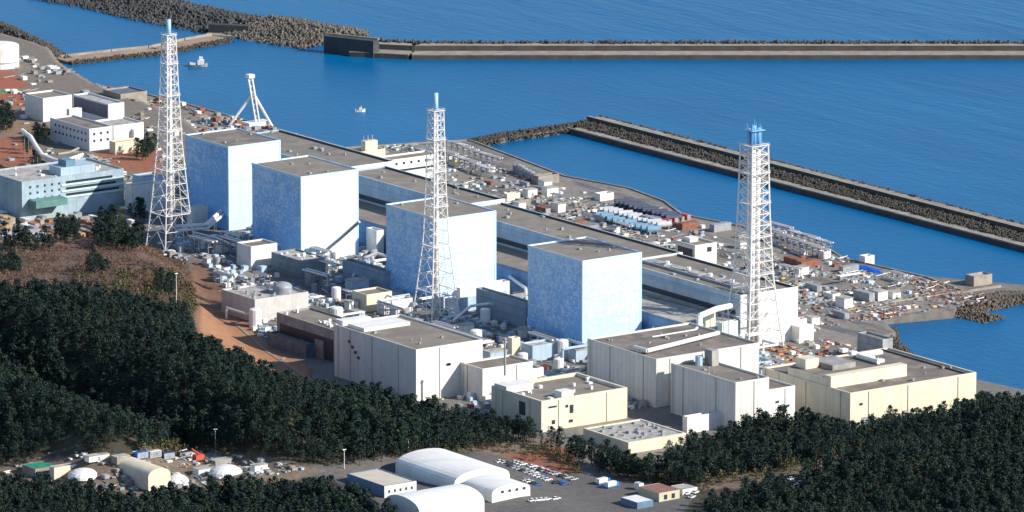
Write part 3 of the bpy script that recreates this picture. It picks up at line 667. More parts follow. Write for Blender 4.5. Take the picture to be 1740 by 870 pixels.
mb = MB(); mb.box(r[0]-.15, r[0]+.05, r[2]+2, r[3]-2, -3, 3); child(mb, 'louvre', dark, tU)
mb = MB(); mb.box(r[0]+8, r[0]+11, r[2]-.12, r[2]+.05, 1, 3.6); child(mb, 'window', glass, tU)
mb = MB(); mb.box(r[0]+5, r[1]-4, r[3]-6, r[3]-1, 4.6, 7); child(mb, 'penthouse', white, tU)
for F_, R_, L_, h_, lb in [((1020, 330), 1043, 1010, 4, 'white cabin on the quay edge by the coiled hoses'), ((1470, 436), 1486, 1460, 4, 'white cabin behind the blue tarpaulin'),
                           ((1415, 500), 1428, 1400, 3.5, 'white cabin with a dark doorway near the causeway'), ((1655, 470), 1686, 1640, 5, 'pale square blockhouse on the causeway at the right edge'),
                           ((1400, 428), 1412, 1390, 4, 'white cabin with dark round opening beside the right stack'), ((862, 330), 884, 856, 4, 'cream cabin just beyond the turbine roof step'),
                           ((885, 340), 902, 875, 4, 'pale cabin next to the brown debris on the quay'), ((1105, 355), 1126, 1098, 4, 'grey cabin at the quay edge near the water tanks'),
                           ((915, 300), 950, 905, 5, 'grey pump screen building on the quay edge with a thin mast')]:
    building('cabin', lb, 'cabin', F_, R_, L_, -6+h_, -6, cream if 'cream' in lb else white if 'white' in lb else concl, roofl)
# left shore group
G0 = 3.0
t_, r = building('works_building', 'grey-sided hall with white end strip, farthest left of the white shore buildings', 'building', (73, 167), 122, 42, 14, 3, mat('shore_white', (.70, .68, .64), .6, .12, .3), roofm)
t_, r = building('works_building', 'white building with dark navy side wall among the shore buildings', 'building', (184, 177), 211, 124, 12, 3, mat('navy_side', (.66, .67, .70), .6, .12, .3), roofl)
mb = MB(); mb.box(r[0]-.15, r[0]+.05, r[2]+1, r[3]-1, 3.5, 11); child(mb, 'dark_cladding', mat('navy_cladding', (.05, .08, .14), .5, .3, .3), t_)
building('works_building', 'small white tower block between the shore buildings', 'building', (118, 186), 139, 113, 14, 3, white, roofl)
t_, r = building('works_building', 'white building with grid of windows in front of the shore buildings', 'building', (151.7, 219), 191, 85, 13, 3, mat('shore_grey', (.60, .60, .62), .6, .1, .3), roofb)
wins(t_, 's', r[0]+1, r[1]-1, r[2], (5, 9), 3, 1.3, 1.4); wins(t_, 'w', r[2]+2, r[3]-4, r[0], (5, 9), 9, 1.3, 1.4)
t_, r = building('works_building', 'broad white stepped block right of the windowed shore building', 'building', (193, 214), 244, 160, 10, 3, white, roofl)
mb = MB(); mb.box(r[0]+12, r[1]-2, r[2]-3, r[2]-.01, 2, 7); child(mb, 'porch', white, t_)
building('works_building', 'low cream sheds at the front of the shore buildings, by the red soil', 'building', (196, 242), 240, 186, 7, 3, cream, roofb)
building('works_building', 'flat grey shed beyond the shore buildings at the water', 'building', (205, 160), 250, 175, 3, -6, concl, mat('slate_shed_roof', (.12, .14, .18), .8, .3, .3))
# main office on the terrace
zo = 9.0
tO, r = building('office_building', 'long pale green office building with striped window bands on the left terrace', 'office', (37, 309), 210, -25, zo+13, zo, greenw, roofl)
for z in (zo+2, zo+5.4, zo+8.8):
    mb = MB(); xa = r[0]+(r[1]-r[0])*.43; mb.box(xa, r[1]-2-(z-zo)*.6, r[2]-.14, r[2]+.05, z, z+1.3); child(mb, 'window_band', glass, tO)
    mb = MB(); mb.box(xa-3, r[1]+.3, r[2]-.5, r[2]-.15, z-1.1, z-.1); child(mb, 'balcony', mat('mint_band', (.55, .70, .66), .6, .1, .3), tO)
wins(tO, 's', r[0]+3, r[0]+(r[1]-r[0])*.4, r[2], (zo+2, zo+5.4, zo+8.8), 5, 1.2, 1.2)
mb = MB(); mb.box(r[0]+28, r[0]+50, r[2]+5, r[2]+17, zo+12.1, zo+16.5); child(mb, 'penthouse', pbluew, tO)
mb = MB(); mb.box(r[0]+32, r[0]+38, r[2]+6, r[2]+14, zo+16.5, zo+20); child(mb, 'plant_room', mat('teal_wall', (.12, .24, .32), .6, .2, .3), tO)
mb = MB(); mb.box(r[0]+4, r[0]+24, r[2]-8, r[2]-.2, zo-1, zo+2.8); child(mb, 'canopy', mat('teal_canopy', (.10, .24, .22), .6, .3, .3), tO)
vents(tO, r, zo+12.1, 12, steel)
building('service_building', 'low white annex to the right of the green office, left of the left stack', 'building', (224, 316), 285, 212, 15, 7, white, roofl)
building('service_building', 'pale small hall with grey roof behind the low white annex', 'building', (245, 302), 280, 225, 17, 9, pbluew, mat('grey_hall_roof', (.22, .26, .28), .7, .2, .3))
# white storage tank at the far left
q = P(18, 112, 2)
t_ = thing('storage_tank', 'large white round storage tank at the far left edge of the shore', 'tank', (q.x, q.y+12, 1))
mb = MB(); mb.bar((q.x, q.y+12, 0), (q.x, q.y+12, 13), 11.5, 36); child(mb, 'shell', white, t_)
mb = MB(); mb.dome((q.x, q.y+12, 13), 11.4, 1.8, 36); child(mb, 'roof', white, t_, True)
mb = MB(); mb.bar((q.x, q.y+12, 3.4), (q.x, q.y+12, 3.9), 11.8, 36); child(mb, 'ring', steelg, t_)

# ------------------------------------------------------------------ lattice stacks
def lattice(label, base, prof, tubes, zflue, rb, panels, top_blue, rl=.33, rbr=.155, diag2=True):
    bx, by = base; t_ = thing('exhaust_stack', label, 'exhaust stack', (bx, by, 0), 'lattice exhaust stacks')
    def wd(z): return float(np.interp(z, [p[0] for p in prof], [p[1] for p in prof]))
    H = prof[-1][0]; zs = [H*(1-(1-i/panels)**1.0) for i in range(panels+1)]
    # panels get shorter upwards
    r_ = [1/(1+.9*i/panels) for i in range(panels)]; tot = sum(r_); zs = [0]
    for v in r_: zs.append(zs[-1]+v/tot*H)
    sg = [(-1, -1), (1, -1), (1, 1), (-1, 1)]
    def pt(k_, z): return Vector((bx+sg[k_][0]*wd(z), by+sg[k_][1]*wd(z), z))
    for k_ in range(4):
        mb = MB()
        for a, b_ in zip(zs, zs[1:]): mb.bar(pt(k_, a), pt(k_, b_), rl, 6)
        child(mb, 'leg', steel, t_)
        mb = MB(); mb.box(pt(k_, 0).x-1.2, pt(k_, 0).x+1.2, pt(k_, 0).y-1.2, pt(k_, 0).y+1.2, -1, 1); child(mb, 'footing', concl, t_)
    br = MB(); rg = MB()
    for a, b_ in zip(zs, zs[1:]):
        for k_ in range(4):
            j = (k_+1) % 4; m0 = (pt(k_, a)+pt(j, a))/2; m1 = (pt(k_, b_)+pt(j, b_))/2
            if wd(a) > 6.2:
                br.bar(pt(k_, a), m1, rbr, 4); br.bar(pt(j, a), m1, rbr, 4)
                br.bar((pt(k_, a)+m1)/2, (pt(k_, a)+pt(k_, b_))/2, rbr*.7, 4); br.bar((pt(j, a)+m1)/2, (pt(j, a)+pt(j, b_))/2, rbr*.7, 4)
            else:
                br.bar(pt(k_, a), pt(j, b_), rbr, 4); br.bar(pt(j, a), pt(k_, b_), rbr, 4)
            rg.bar(pt(k_, b_), pt(j, b_), rbr*1.2, 4)
        child(rg, 'ring_beam', steel, t_); rg = MB()
        # inner ties to the flue
        if tubes:
            for k_ in range(4): br.bar(pt(k_, b_), (bx, by, b_), rbr*.7, 4)
    child(br, 'bracing', steel, t_)
    for z in zs[2:-1:3]+[H]:
        mb = MB(); a = wd(z)+.7; 
        for q in ((bx-a, bx+a, by-a, by-a+1.1), (bx-a, bx+a, by+a-1.1, by+a), (bx-a, bx-a+1.1, by-a+1.1, by+a-1.1), (bx+a-1.1, bx+a, by-a+1.1, by+a-1.1)): mb.box(*q, z, z+.25)
        for q in ((bx-a, bx+a, by-a, by-a+.08), (bx-a, bx-a+.08, by-a, by+a), (bx+a-.08, bx+a, by-a, by+a)): mb.box(*q, z+1.0, z+1.12)
        child(mb, 'platform', steel, t_)
    for (ox, oy, rr, zt_) in tubes:
        mb = MB(); mb.bar((bx+ox, by+oy, 0), (bx+ox, by+oy, H-1), rr, 14); child(mb, 'flue', steel, t_, True)
        mb = MB(); mb.bar((bx+ox, by+oy, H-1), (bx+ox, by+oy, zt_), rr*.99, 14); child(mb, 'flue_top', top_blue, t_, True)
    # ladder cage
    mb = MB(); a = 1
    for z0_, z1_ in zip(zs, zs[1:]):
        mb.bar((bx+wd(z0_)*.3, by-wd(z0_), z0_), (bx+wd(z1_)*.3, by-wd(z1_), z1_), .22, 4)
    child(mb, 'ladder', steel, t_)
    return t_
bT = mat('blue_flue', (.30, .55, .72), .5, .1, .4)
bT2 = mat('deep_blue_flue', (.12, .38, .74), .5, .15, .4)
for q, zt_, args in (((290, 418), 33, ('tallest-looking lattice stack at the left, with slender pale blue tip', [(0, 9.4), (22, 7.2), (55, 4.7), (85, 3.5), (112, 2.6)], 17)),
                     ((741, 548), 158, ('middle lattice stack with slender pale blue tip, in front of the third cube', [(0, 8.9), (20, 6.8), (42, 4.7), (70, 3.7), (111, 2.8)], 17))):
    p = P(q[0], q[1], 0); H = height_at(q[0], q[1], zt_)
    lattice(args[0], (p.x, p.y), [(z*H/120, w_) for z, w_ in args[1]], [(0, 0, 1.25, H)], H, 0, args[2], bT)
p = P(1279, 589, 0); H = height_at(1279, 589, 212)
tR = lattice('widest lattice stack at the right, with a bundle of deep blue flue tips', (p.x, p.y), [(0, 11.0), (14, 9.2), (38, 6.9), (70, 5.6), (H-10, 4.9)], [(-1.5, -1.2, 1.3, H), (1.7, -1.2, 1.2, H-1.5), (-1.5, 1.9, 1., H-2.5), (1.7, 1.9, 1., H-2)], H, 0, 17, bT2, .42, .19)
mb = MB()
for k_ in range(10):
    a = k_*.628; mb.bar((p.x+3.5*math.cos(a), p.y+3.5*math.sin(a), H-9.7), (p.x+3.5*math.cos(a), p.y+3.5*math.sin(a), H-1+random.uniform(-1, 2)), .2, 4)
mb.box(p.x-3.9, p.x+3.9, p.y-3.9, p.y+3.9, H-2.6, H-2.4)
mb.bar((p.x, p.y, H), (p.x, p.y, H+3), .15, 4)
child(mb, 'top_frame', bT, tR)

# ------------------------------------------------------------------ ducts and pipe runs
def pipe(label, pts, r, m=steel, name='duct', sup=True, cat='duct'):
    pts = [P(a, b_, z) for a, b_, z in pts]
    g0 = float(hterr(pts[0].x, pts[0].y))
    t_ = thing(name, label, cat, (pts[0].x, pts[0].y, g0))
    mb = MB(); mb.tube(pts, r, 10); child(mb, 'pipe', m, t_, False)
    if sup:
        for a, b_ in zip(pts, pts[1:]):
            n = max(1, int((b_-a).length/10))
            for i in range(n):
                c_ = a.lerp(b_, (i+.5)/n); z0 = float(hterr(c_.x, c_.y)); 
                if c_.z-z0 > 1.5:
                    mb = MB(); mb.bar((c_.x-r, c_.y, z0), (c_.x-r, c_.y, c_.z), .2, 4); mb.bar((c_.x+r, c_.y, z0), (c_.x+r, c_.y, c_.z), .2, 4); child(mb, 'support', steelg, t_)
    return t_
pipe('white duct bending up from the left stack to the far reactor building', [(300, 385, 4), (350, 382, 5), (372, 362, 9), (390, 347, 12), (425, 345, 12)], 1.2)
pipe('second white duct under the bent one, near the left stack', [(300, 392, 3), (352, 388, 3), (378, 366, 8), (395, 353, 10), (425, 350, 10)], .8)
pipe('dark sloping duct leaning on the plain white reactor wall', [(545, 433, 3), (576, 407, 12), (610, 377, 24)], .9, steelg, sup=False)
pipe('white duct along the front edge of the dark brown roof', [(1079, 590, 24.8), (1100, 596, 25), (1145, 585, 25), (1220, 566, 25.2)], 1.1)
pipe('fat white duct stepping up behind the dark brown roof', [(1109, 576, 22), (1181, 564, 22), (1188.6, 555, 22), (1188.6, 537, 27), (1217, 525, 27), (1240, 520, 24)], 1.5)
pipe('inclined white pipe beside the fat duct', [(1148, 553, 8), (1166, 530, 14)], .6); pipe('inclined white pipe next to its twin beside the fat duct', [(1153, 553, 8), (1171, 530, 14)], .6)
pipe('dark sloping duct leaning on the dappled wall of the nearest cube', [(1057, 560, 3), (1092, 528, 14)], .7, steelg, sup=False)
pipe('grey duct run between the two rightmost cubes', [(866, 470, 10), (893, 490, 8), (900, 560, 4)], .9)
pipe('long grey pipe rack at the foot of the nearest turbine hall', [(1098, 500, 15.5), (1215, 530, 15.5)], .8, concl)
pipe('second pipe of the rack beside the nearest turbine hall', [(1098, 507, 14), (1205, 534, 14)], .6, concl)
pipe('white duct between the third cube and its annex', [(600, 470, 5), (615, 440, 9), (640, 430, 12)], .8)
pipe('white conveyor cover snaking down the red slope at the far left', [(38, 222, 16), (52, 233, 15), (62, 250, 13), (72, 264, 11), (92, 272, 10), (118, 279, 10)], 1.3, white)
pipe('thinner branch of the conveyor meeting it from the right', [(100, 274, 10), (118, 270, 9), (140, 262, 8)], .8, white)
pipe('upper branch pipe beside the conveyor', [(98, 262, 9), (118, 259, 8), (133, 252, 8)], .7, concl)
pipe('grey pipe run over the roofs right of the tall cream block', [(870, 560, 6), (905, 560, 6), (940, 570, 6)], .5, steelg)
pipe('white pipe loop at the foot of the middle stack', [(770, 545, 3), (800, 520, 6), (830, 516, 8), (860, 520, 6)], .7)

def strip(name, label, pts, wd_, m, cat, n=16):
    mb = MB(); L_ = [P(a, b_, 8) for a, b_ in pts]
    for a, b_ in zip(L_, L_[1:]):
        d_ = (b_-a); d_.z = 0; nn = Vector((d_.y, -d_.x, 0)).normalized()*wd_/2; pr = None
        for k_ in range(n+1):
            c_ = a+d_*(k_/n); p1, p2 = c_+nn, c_-nn
            z_ = max(float(hterr(p1.x, p1.y)), float(hterr(p2.x, p2.y)))+.25
            q = [(p1.x, p1.y, z_), (p2.x, p2.y, z_), (p2.x, p2.y, z_-1), (p1.x, p1.y, z_-1)]
            if pr:
                for j in range(4): mb.quad((pr[j], q[j], q[(j+1) % 4], pr[(j+1) % 4]))
            pr = q
    return tag(mb.build(name, m, None, tuple(L_[0])), label, cat)
rub_left = True
strip('slope_drain', 'pale concrete drain running down the orange cut slope', [(446, 612), (484, 580)], 1.6, concl, 'drain')
strip('slope_drain', 'pale kerb along the foot of the orange cut slope', [(395, 520), (455, 572), (520, 614)], 1.2, concl, 'drain')
pipe('thin white pipe crossing behind the dark brown roof', [(1120, 560, 10), (1150, 566, 10), (1185, 556, 10)], .7)
pipe('blue-grey pipe run under the fat white duct', [(1100, 552, 6), (1140, 548, 12), (1180, 545, 12), (1205, 540, 12)], .8, pbluew)
pipe('low white duct between the nearest cube and the dark brown roof', [(1085, 572, 8), (1110, 562, 8), (1112, 548, 8)], .9)
pipe('pale duct run behind the small white cube building', [(470, 415, 6), (500, 420, 6), (520, 432, 6)], .7)
pipe('pale pipe run from the left stack towards the small white cube', [(330, 395, 5), (370, 405, 5), (400, 418, 5)], .6)
# ------------------------------------------------------------------ small plant objects
def free(x, y, m_=1.5):
    return not any(a-m_ < x < b_+m_ and c_-m_ < y < d_+m_ for a, b_, c_, d_ in RECTS)
def proto_shed(m, s_=(4, 3, 3), name='equipment_shed', lab='', cat='shed', grp=None):
    t_ = thing(name, lab, cat, (0, 0, 0), grp); a, b_, h = s_
    mb = MB(); mb.box(-a/2, a/2, -b_/2, b_/2, 0, h); child(mb, 'wall', m, t_)
    mb = MB(); mb.box(-a/2-.2, a/2+.2, -b_/2-.2, b_/2+.2, h, h+.25); child(mb, 'roof', roofl, t_)
    mb = MB(); mb.box(-.6, .6, -b_/2-.06, -b_/2+.02, 0, 2.1); child(mb, 'door', steelg, t_); return t_
def proto_tank(m, r, h, name, lab, cat, grp):
    t_ = thing(name, lab, cat, (0, 0, 0), grp)
    mb = MB(); mb.bar((0, 0, 0), (0, 0, h), r, 14); child(mb, 'shell', m, t_, False)
    mb = MB(); mb.dome((0, 0, h), r*.98, r*.25, 14, 3); child(mb, 'lid', m, t_, True)
    mb = MB(); mb.bar((r+.15, 0, 0), (r+.15, 0, h+.4), .15, 4); child(mb, 'pipe', steelg, t_); return t_
def proto_htank(m, r, l, name, lab, cat, grp):
    t_ = thing(name, lab, cat, (0, 0, 0), grp)
    mb = MB(); mb.bar((0, -l/2, r+.8), (0, l/2, r+.8), r, 12); child(mb, 'shell', m, t_)
    mb = MB(); mb.box(-r*.8, r*.8, -l*.3-.4, -l*.3+.4, 0, r); child(mb, 'saddle', concl, t_)
    mb = MB(); mb.box(-r*.8, r*.8, l*.3-.4, l*.3+.4, 0, r); child(mb, 'saddle', concl, t_); return t_
def proto_rack(lab, grp):
    t_ = thing('pipe_rack', lab, 'pipe rack', (0, 0, 0), grp)
    for y in (-5, 0, 5):
        mb = MB()
        for x in (-1.4, 1.4): mb.bar((x, y, 0), (x, y, 5), .18, 4)
        mb.bar((-1.6, y, 5), (1.6, y, 5), .18, 4); mb.bar((-1.6, y, 3), (1.6, y, 3), .15, 4)
        child(mb, 'frame', steelg, t_)
    for x, r in ((-.9, .35), (0, .25), (.8, .4)):
        mb = MB(); mb.bar((x, -7, 5.4), (x, 7, 5.4), r, 6); child(mb, 'pipe', steel if x else rust, t_)
    return t_
def proto_box(m, s_, name, lab, cat, grp):
    t_ = thing(name, lab, cat, (0, 0, 0), grp); a, b_, h = s_
    mb = MB(); mb.box(-a/2, a/2, -b_/2, b_/2, 0, h); child(mb, 'body', m, t_)
    mb = MB(); mb.box(-a/2+.15, a/2-.15, -b_/2-.06, -b_/2+.02, .15, h-.15); child(mb, 'door', steelg, t_); return t_
def spread(proto, pts, zf, rot=True, lab=None, grp=None, sc=(1, 1), ang=None):
    for i, (x, y) in enumerate(pts):
        o = proto if i == 0 else copy_tree(proto)
        o.location = (x, y, zf(x, y)); s_ = random.uniform(*sc); o.scale = (s_, s_, s_*random.uniform(.9, 1.15))
        if ang is not None: o.rotation_euler.z = ang+random.uniform(-.05, .05)
        elif rot: o.rotation_euler.z = random.choice((0, math.pi/2, math.pi))+random.uniform(-.06, .06)
        if lab: o['label'] = lab
    if not pts: bpy.data.objects.remove(proto)
def zt0(x, y): return float(hterr(x, y))
def zq(x, y): return -6.0
def pick(n, x0, x1, y0, y1, ok=lambda x, y: True, mind=4):
    out = []; tr = 0
    while len(out) < n and tr < 20000:
        tr += 1; x = random.uniform(x0, x1); y = random.uniform(y0, y1)
        if free(x, y) and ok(x, y) and all((x-a)**2+(y-b_)**2 > mind**2 for a, b_ in out): out.append((x, y))
    for x, y in out: RECTS.append((x-2, x+2, y-2, y+2))
    return out
plant_ok = lambda x, y: x > np.interp(y, TOE_Y, TOE_X)+8
G1 = 'small equipment between the big plant buildings'
spread(proto_shed(white, lab='white equipment shed on the yard among the reactor buildings', grp='white equipment sheds'), pick(26, -110, 50, -110, 330, plant_ok), zt0, sc=(.8, 1.8))
spread(proto_shed(pbluew, (6, 4, 4), lab='blue-grey switch cabin on the yard among the reactor buildings', grp='blue-grey switch cabins', cat='cabin', name='switch_cabin'), pick(22, -110, 50, -110, 330, plant_ok), zt0, sc=(.8, 1.8))
spread(proto_tank(steel, 2.2, 6, 'upright_tank', 'white upright tank on the yard among the reactor buildings', 'tank', 'white upright tanks'), pick(18, -110, 50, -110, 330, plant_ok), zt0, sc=(.8, 1.6))
spread(proto_rack('pipe rack on the yard among the reactor buildings', 'pipe racks'), pick(34, -100, 50, -100, 340, plant_ok, 7), zt0, sc=(.9, 1.6))
spread(proto_tank(steelg, 1.6, 4, 'upright_tank', 'grey upright tank on the yard among the reactor buildings', 'tank', 'grey upright tanks'), pick(16, -110, 50, -110, 330, plant_ok), zt0, sc=(.8, 1.6))
spread(proto_box(redp, (2.5, 6, 2.6), 'container', 'red container among the plant buildings', 'container', 'red containers in the plant'), pick(5, -100, 40, -90, 200, plant_ok), zt0)
# port clutter
port = lambda x, y: 122 < x < 256
spread(proto_shed(white, (5, 4, 3.2), lab='small white shed on the quay', grp='white quay sheds'), pick(22, 122, 250, -10, 500, port), zq, sc=(.7, 1.7))
spread(proto_shed(cream, (8, 5, 4), lab='cream shed on the quay between the turbine row and the water', grp='cream quay sheds'), pick(14, 122, 180, 20, 480, port), zq, sc=(.7, 1.6))
spread(proto_box(rust, (2.6, 7, 2.2), 'scrap_skip', 'rust-brown skip of debris on the quay', 'skip', 'rusty skips on the quay'), pick(24, 125, 252, 60, 480, port), zq, sc=(.7, 1.8))
spread(proto_box(steelg, (2.5, 8, 2.6), 'container', 'grey container on the quay', 'container', 'grey containers on the quay'), pick(30, 125, 256, 0, 510, port), zq, sc=(.7, 1.6))
spread(proto_box(orangep, (2.5, 6, 2.4), 'container', 'orange container on the quay', 'container', 'orange containers on the quay'), pick(8, 125, 200, 60, 400, port), zq)
spread(proto_rack('pipe rack on the quay', 'quay pipe racks'), pick(16, 125, 250, 10, 500, port, 8), zq, sc=(.8, 1.3))
# countless loose equipment and debris
def rubble(name, label, n, x0, x1, y0, y1, zf, ok, smin, smax, m, clump=.5, hk=.8):
    cs = [(random.uniform(x0, x1), random.uniform(y0, y1)) for _ in range(max(6, n//45))]
    mb = MB(); k_ = 0; tr = 0
    while k_ < n and tr < n*20:
        tr += 1
        if random.random() < clump: c_ = random.choice(cs); x, y = random.gauss(c_[0], 4), random.gauss(c_[1], 8)
        else: x, y = random.uniform(x0, x1), random.uniform(y0, y1)
        if not (x0 < x < x1 and y0 < y < y1 and ok(x, y) and free(x, y, .5)): continue
        z = zf(x, y); a = random.uniform(smin, smax); b_ = random.uniform(smin, smax); h = random.uniform(.3, 1)*min(a, b_)*hk; k_ += 1
        mi = random.choices(range(len(m)), [4, 6, 6, 1.6, .9, .25][:len(m)])[0]
        if random.random() < .22:
            ang = random.choice((0, math.pi/2))+random.uniform(-.1, .1); l = random.uniform(2, 9)
            mb.bar((x, y, z+.5), (x+l*math.cos(ang), y+l*math.sin(ang), z+random.uniform(.3, 1.5)), .22, 5, mi)
        else: mb.box(x-a/2, x+a/2, y-b_/2, y+b_/2, z, z+h, mi)
    tag(mb.build(name, m), label, 'debris', kind='stuff')
mm = [white, concl, steelg, pbluew, rust, yellowp]
rubble('debris', 'loose debris, hoses and machine parts strewn over the quay', 2400, 122, 258, 0, 520, zq, port, .6, 3.2, mm)
rubble('debris', 'debris and gear on the narrow strip along the sea side of the turbine halls', 1100, 119, 150, -10, 470, zq, lambda x, y: True, .8, 3.6, [white, cream, concl, rust, orangep, yellowp], .6)
rubble('debris', 'scattered gear on the quay around the right stack and blue tarpaulin', 800, 128, 262, -8, 170, zq, lambda x, y: True, .4, 2.1, mm, .85)
rubble('debris', 'pipes, valves and small gear on the ground among the reactor buildings', 2600, -118, 66, -118, 345, zt0, plant_ok, .6, 3.4, [white, steelg, pbluew, concl, steel, rust], .55, 1.3)
rubble('debris', 'weathered gear and hoses along the causeway and the right quay', 700, 150, 300, -20, 60, zq, lambda x, y: x < 262 and y > -5, .4, 2.0, [steelg, concl, rust, white], .8)
rubble('debris', 'valves, frames and small gear packed between the nearest cube and the right stack', 700, -20, 68, -118, -4, zt0, plant_ok, .6, 3.0, [white, steelg, pbluew, concl, steel, rust], .5, 1.5)
for k_ in range(22):
    x, y = random.choice(pick(1, -60, 62, -118, -12, plant_ok, 1) if k_ < 14 else pick(1, -105, 40, 50, 330, plant_ok, 1)); z = random.uniform(2.5, 9); r_ = random.uniform(.4, .9); dx = random.choice((-1, 1))*random.uniform(7, 16); dy = random.uniform(8, 22)
    t_ = thing('duct', ('white duct run in the tangle between the nearest cube and the right stack' if k_ < 14 else 'white duct run in the yards between the farther cubes'), 'duct', (x, y, 0), ('duct runs right of the nearest cube' if k_ < 14 else 'duct runs between the farther cubes'))
    mb = MB(); mb.tube([(x, y, 0), (x, y, z), (x+dx, y, z), (x+dx, y+dy, z), (x+dx, y+dy, 0)], r_, 8); child(mb, 'pipe', steel if k_ % 3 else pbluew, t_)
rubble('debris', 'rusty and pale gear on the ground south of the nearest turbine hall', 500, -10, 118, -150, -44, zt0, plant_ok, .6, 3, [white, concl, rust, steelg, orangep], .55)
rubble('debris', 'stored material on the quay north of the turbine halls', 900, 150, 216, 530, 780, zq, lambda x, y: True, .8, 4, [concl, steelg, rust, white], .6)
rubble('debris', 'stored material around the shore buildings and terraces at the left', 900, -20, 205, 440, 860, zt0, lambda x, y: zt0(x, y) > -2, .8, 4, [concl, white, steelg, rust, pbluew], .6)
# two rows of cylindrical tanks seen behind the turbine roofs
def row_pts(p0, p1, n, z=-6):
    A, B = P(*p0, z), P(*p1, z); return [(A.x+(B.x-A.x)*i/(n-1), A.y+(B.y-A.y)*i/(n-1)) for i in range(n)]
spread(proto_htank(mat('tank_white', (.50, .52, .55), .5, .2, .5), 1.6, 8, 'horizontal_tank', 'white horizontal tank in the row on the quay', 'tank', 'row of white horizontal tanks'), row_pts((1030, 362), (1128, 389), 13), zq, ang=1.2)
spread(proto_htank(mat('tank_blue', (.16, .30, .42), .5, .15, .5), 1.7, 7, 'horizontal_tank', 'blue horizontal tank in the row behind the white ones', 'tank', 'row of blue horizontal tanks'), row_pts((1022, 373), (1110, 398), 10), zq, ang=1.2)
spread(proto_htank(mat('tank_dark', (.06, .075, .12), .5, .15, .5), 1.9, 9, 'horizontal_tank', 'dark grey horizontal tank in the row nearest the water', 'tank', 'row of dark horizontal tanks'), row_pts((1058, 353), (1144, 377), 12), zq, ang=1.2)
spread(proto_box(redp, (2.5, 6, 2.6), 'container', 'red container at the end of the tank rows on the quay', 'container', 'red containers on the quay'), row_pts((1112, 384), (1165, 372), 6), zq, rot=False)
spread(proto_tank(steelg, 1.7, 4.5, 'upright_tank', 'dark upright tank in the row behind the cream quay sheds', 'tank', 'row of dark upright tanks'), row_pts((876, 292), (920, 312), 9), zq, rot=False)
spread(proto_rack('dark pipe rack in the long row along the left quay', 'quay racks left'), row_pts((770, 258), (840, 282), 8)+row_pts((765, 275), (830, 300), 8), zq, rot=False)
spread(proto_rack('pipe rack in the row right of the right stack', 'quay racks right'), row_pts((1310, 395), (1400, 425), 9)+row_pts((1320, 410), (1395, 440), 8), zq, rot=False)
# blue tarpaulin heap
a, b_ = P(1440, 458, -6), P(1500, 466, -6)
t_ = MB(); n = 14
gridp = [[(a.x+(b_.x-a.x)*i/n+4*j/5*1.0, a.y+(b_.y-a.y)*i/n+9*j/5, -6+2.6*math.sin(math.pi*j/5)*math.sin(math.pi*(i+.5)/(n+1))**.4+random.uniform(-.25, .25)*(0 < j < 5)) for j in range(6)] for i in range(n+1)]
for i in range(n):
    for j in range(5): t_.quad((gridp[i][j], gridp[i+1][j], gridp[i+1][j+1], gridp[i][j+1]))
tag(t_.build('tarpaulin', tarp, None, (a.x, a.y, -6)), 'bright blue tarpaulin spread over a heap on the right quay', 'tarpaulin')
# harbour crane
q = P(432, 215, -6); t_ = thing('harbour_crane', 'white A-frame harbour crane with spread legs on the quay, right of the left stack', 'crane', (q.x, q.y, -6))
ux = Vector((rt.x, rt.y, 0)).normalized(); B0 = Vector((q.x, q.y, -6))
def cb(name, a, b_, r, m=steel, n=6):
    mb = MB(); mb.bar(B0+ux*a[0]+Vector((0, 0, a[1])), B0+ux*b_[0]+Vector((0, 0, b_[1])), r, n); child(mb, name, m, t_)
cb('leg', (-15, 0), (-1, 19), .8); cb('leg', (10.5, 0), (0, 19), .8)
mb = MB(); v_ = Vector((ux.y, -ux.x, 0))*1.5
for s_ in (-1, 1):
    mb.bar(B0+ux*1.5+v_*s_, B0+ux*-3.2+v_*s_+Vector((0, 0, 29)), .5, 5); mb.bar(B0+ux*3.6+v_*s_, B0+ux*-1.0+v_*s_+Vector((0, 0, 29)), .5, 5)
for k_ in range(8):
    z = 2+k_*3.5; o0 = 1.5-4.7*z/29; o1 = 3.6-4.6*z/29
    for s_ in (-1, 1): mb.bar(B0+ux*o0+v_*s_+Vector((0, 0, z)), B0+ux*o1+v_*s_+Vector((0, 0, z+2)), .3, 4)
    mb.bar(B0+ux*o0+v_*-1+Vector((0, 0, z)), B0+ux*o0+v_+Vector((0, 0, z)), .3, 4)
child(mb, 'mast', steel, t_)
mb = MB(); c_ = B0+ux*-2.2+Vector((0, 0, 29)); mb.box(c_.x-2, c_.x+2, c_.y-2, c_.y+2, c_.z, c_.z+2); child(mb, 'head', white, t_)
mb = MB(); mb.box(B0.x-6, B0.x+9, B0.y-4, B0.y+4, -5.9, -3); child(mb, 'base', white, t_)
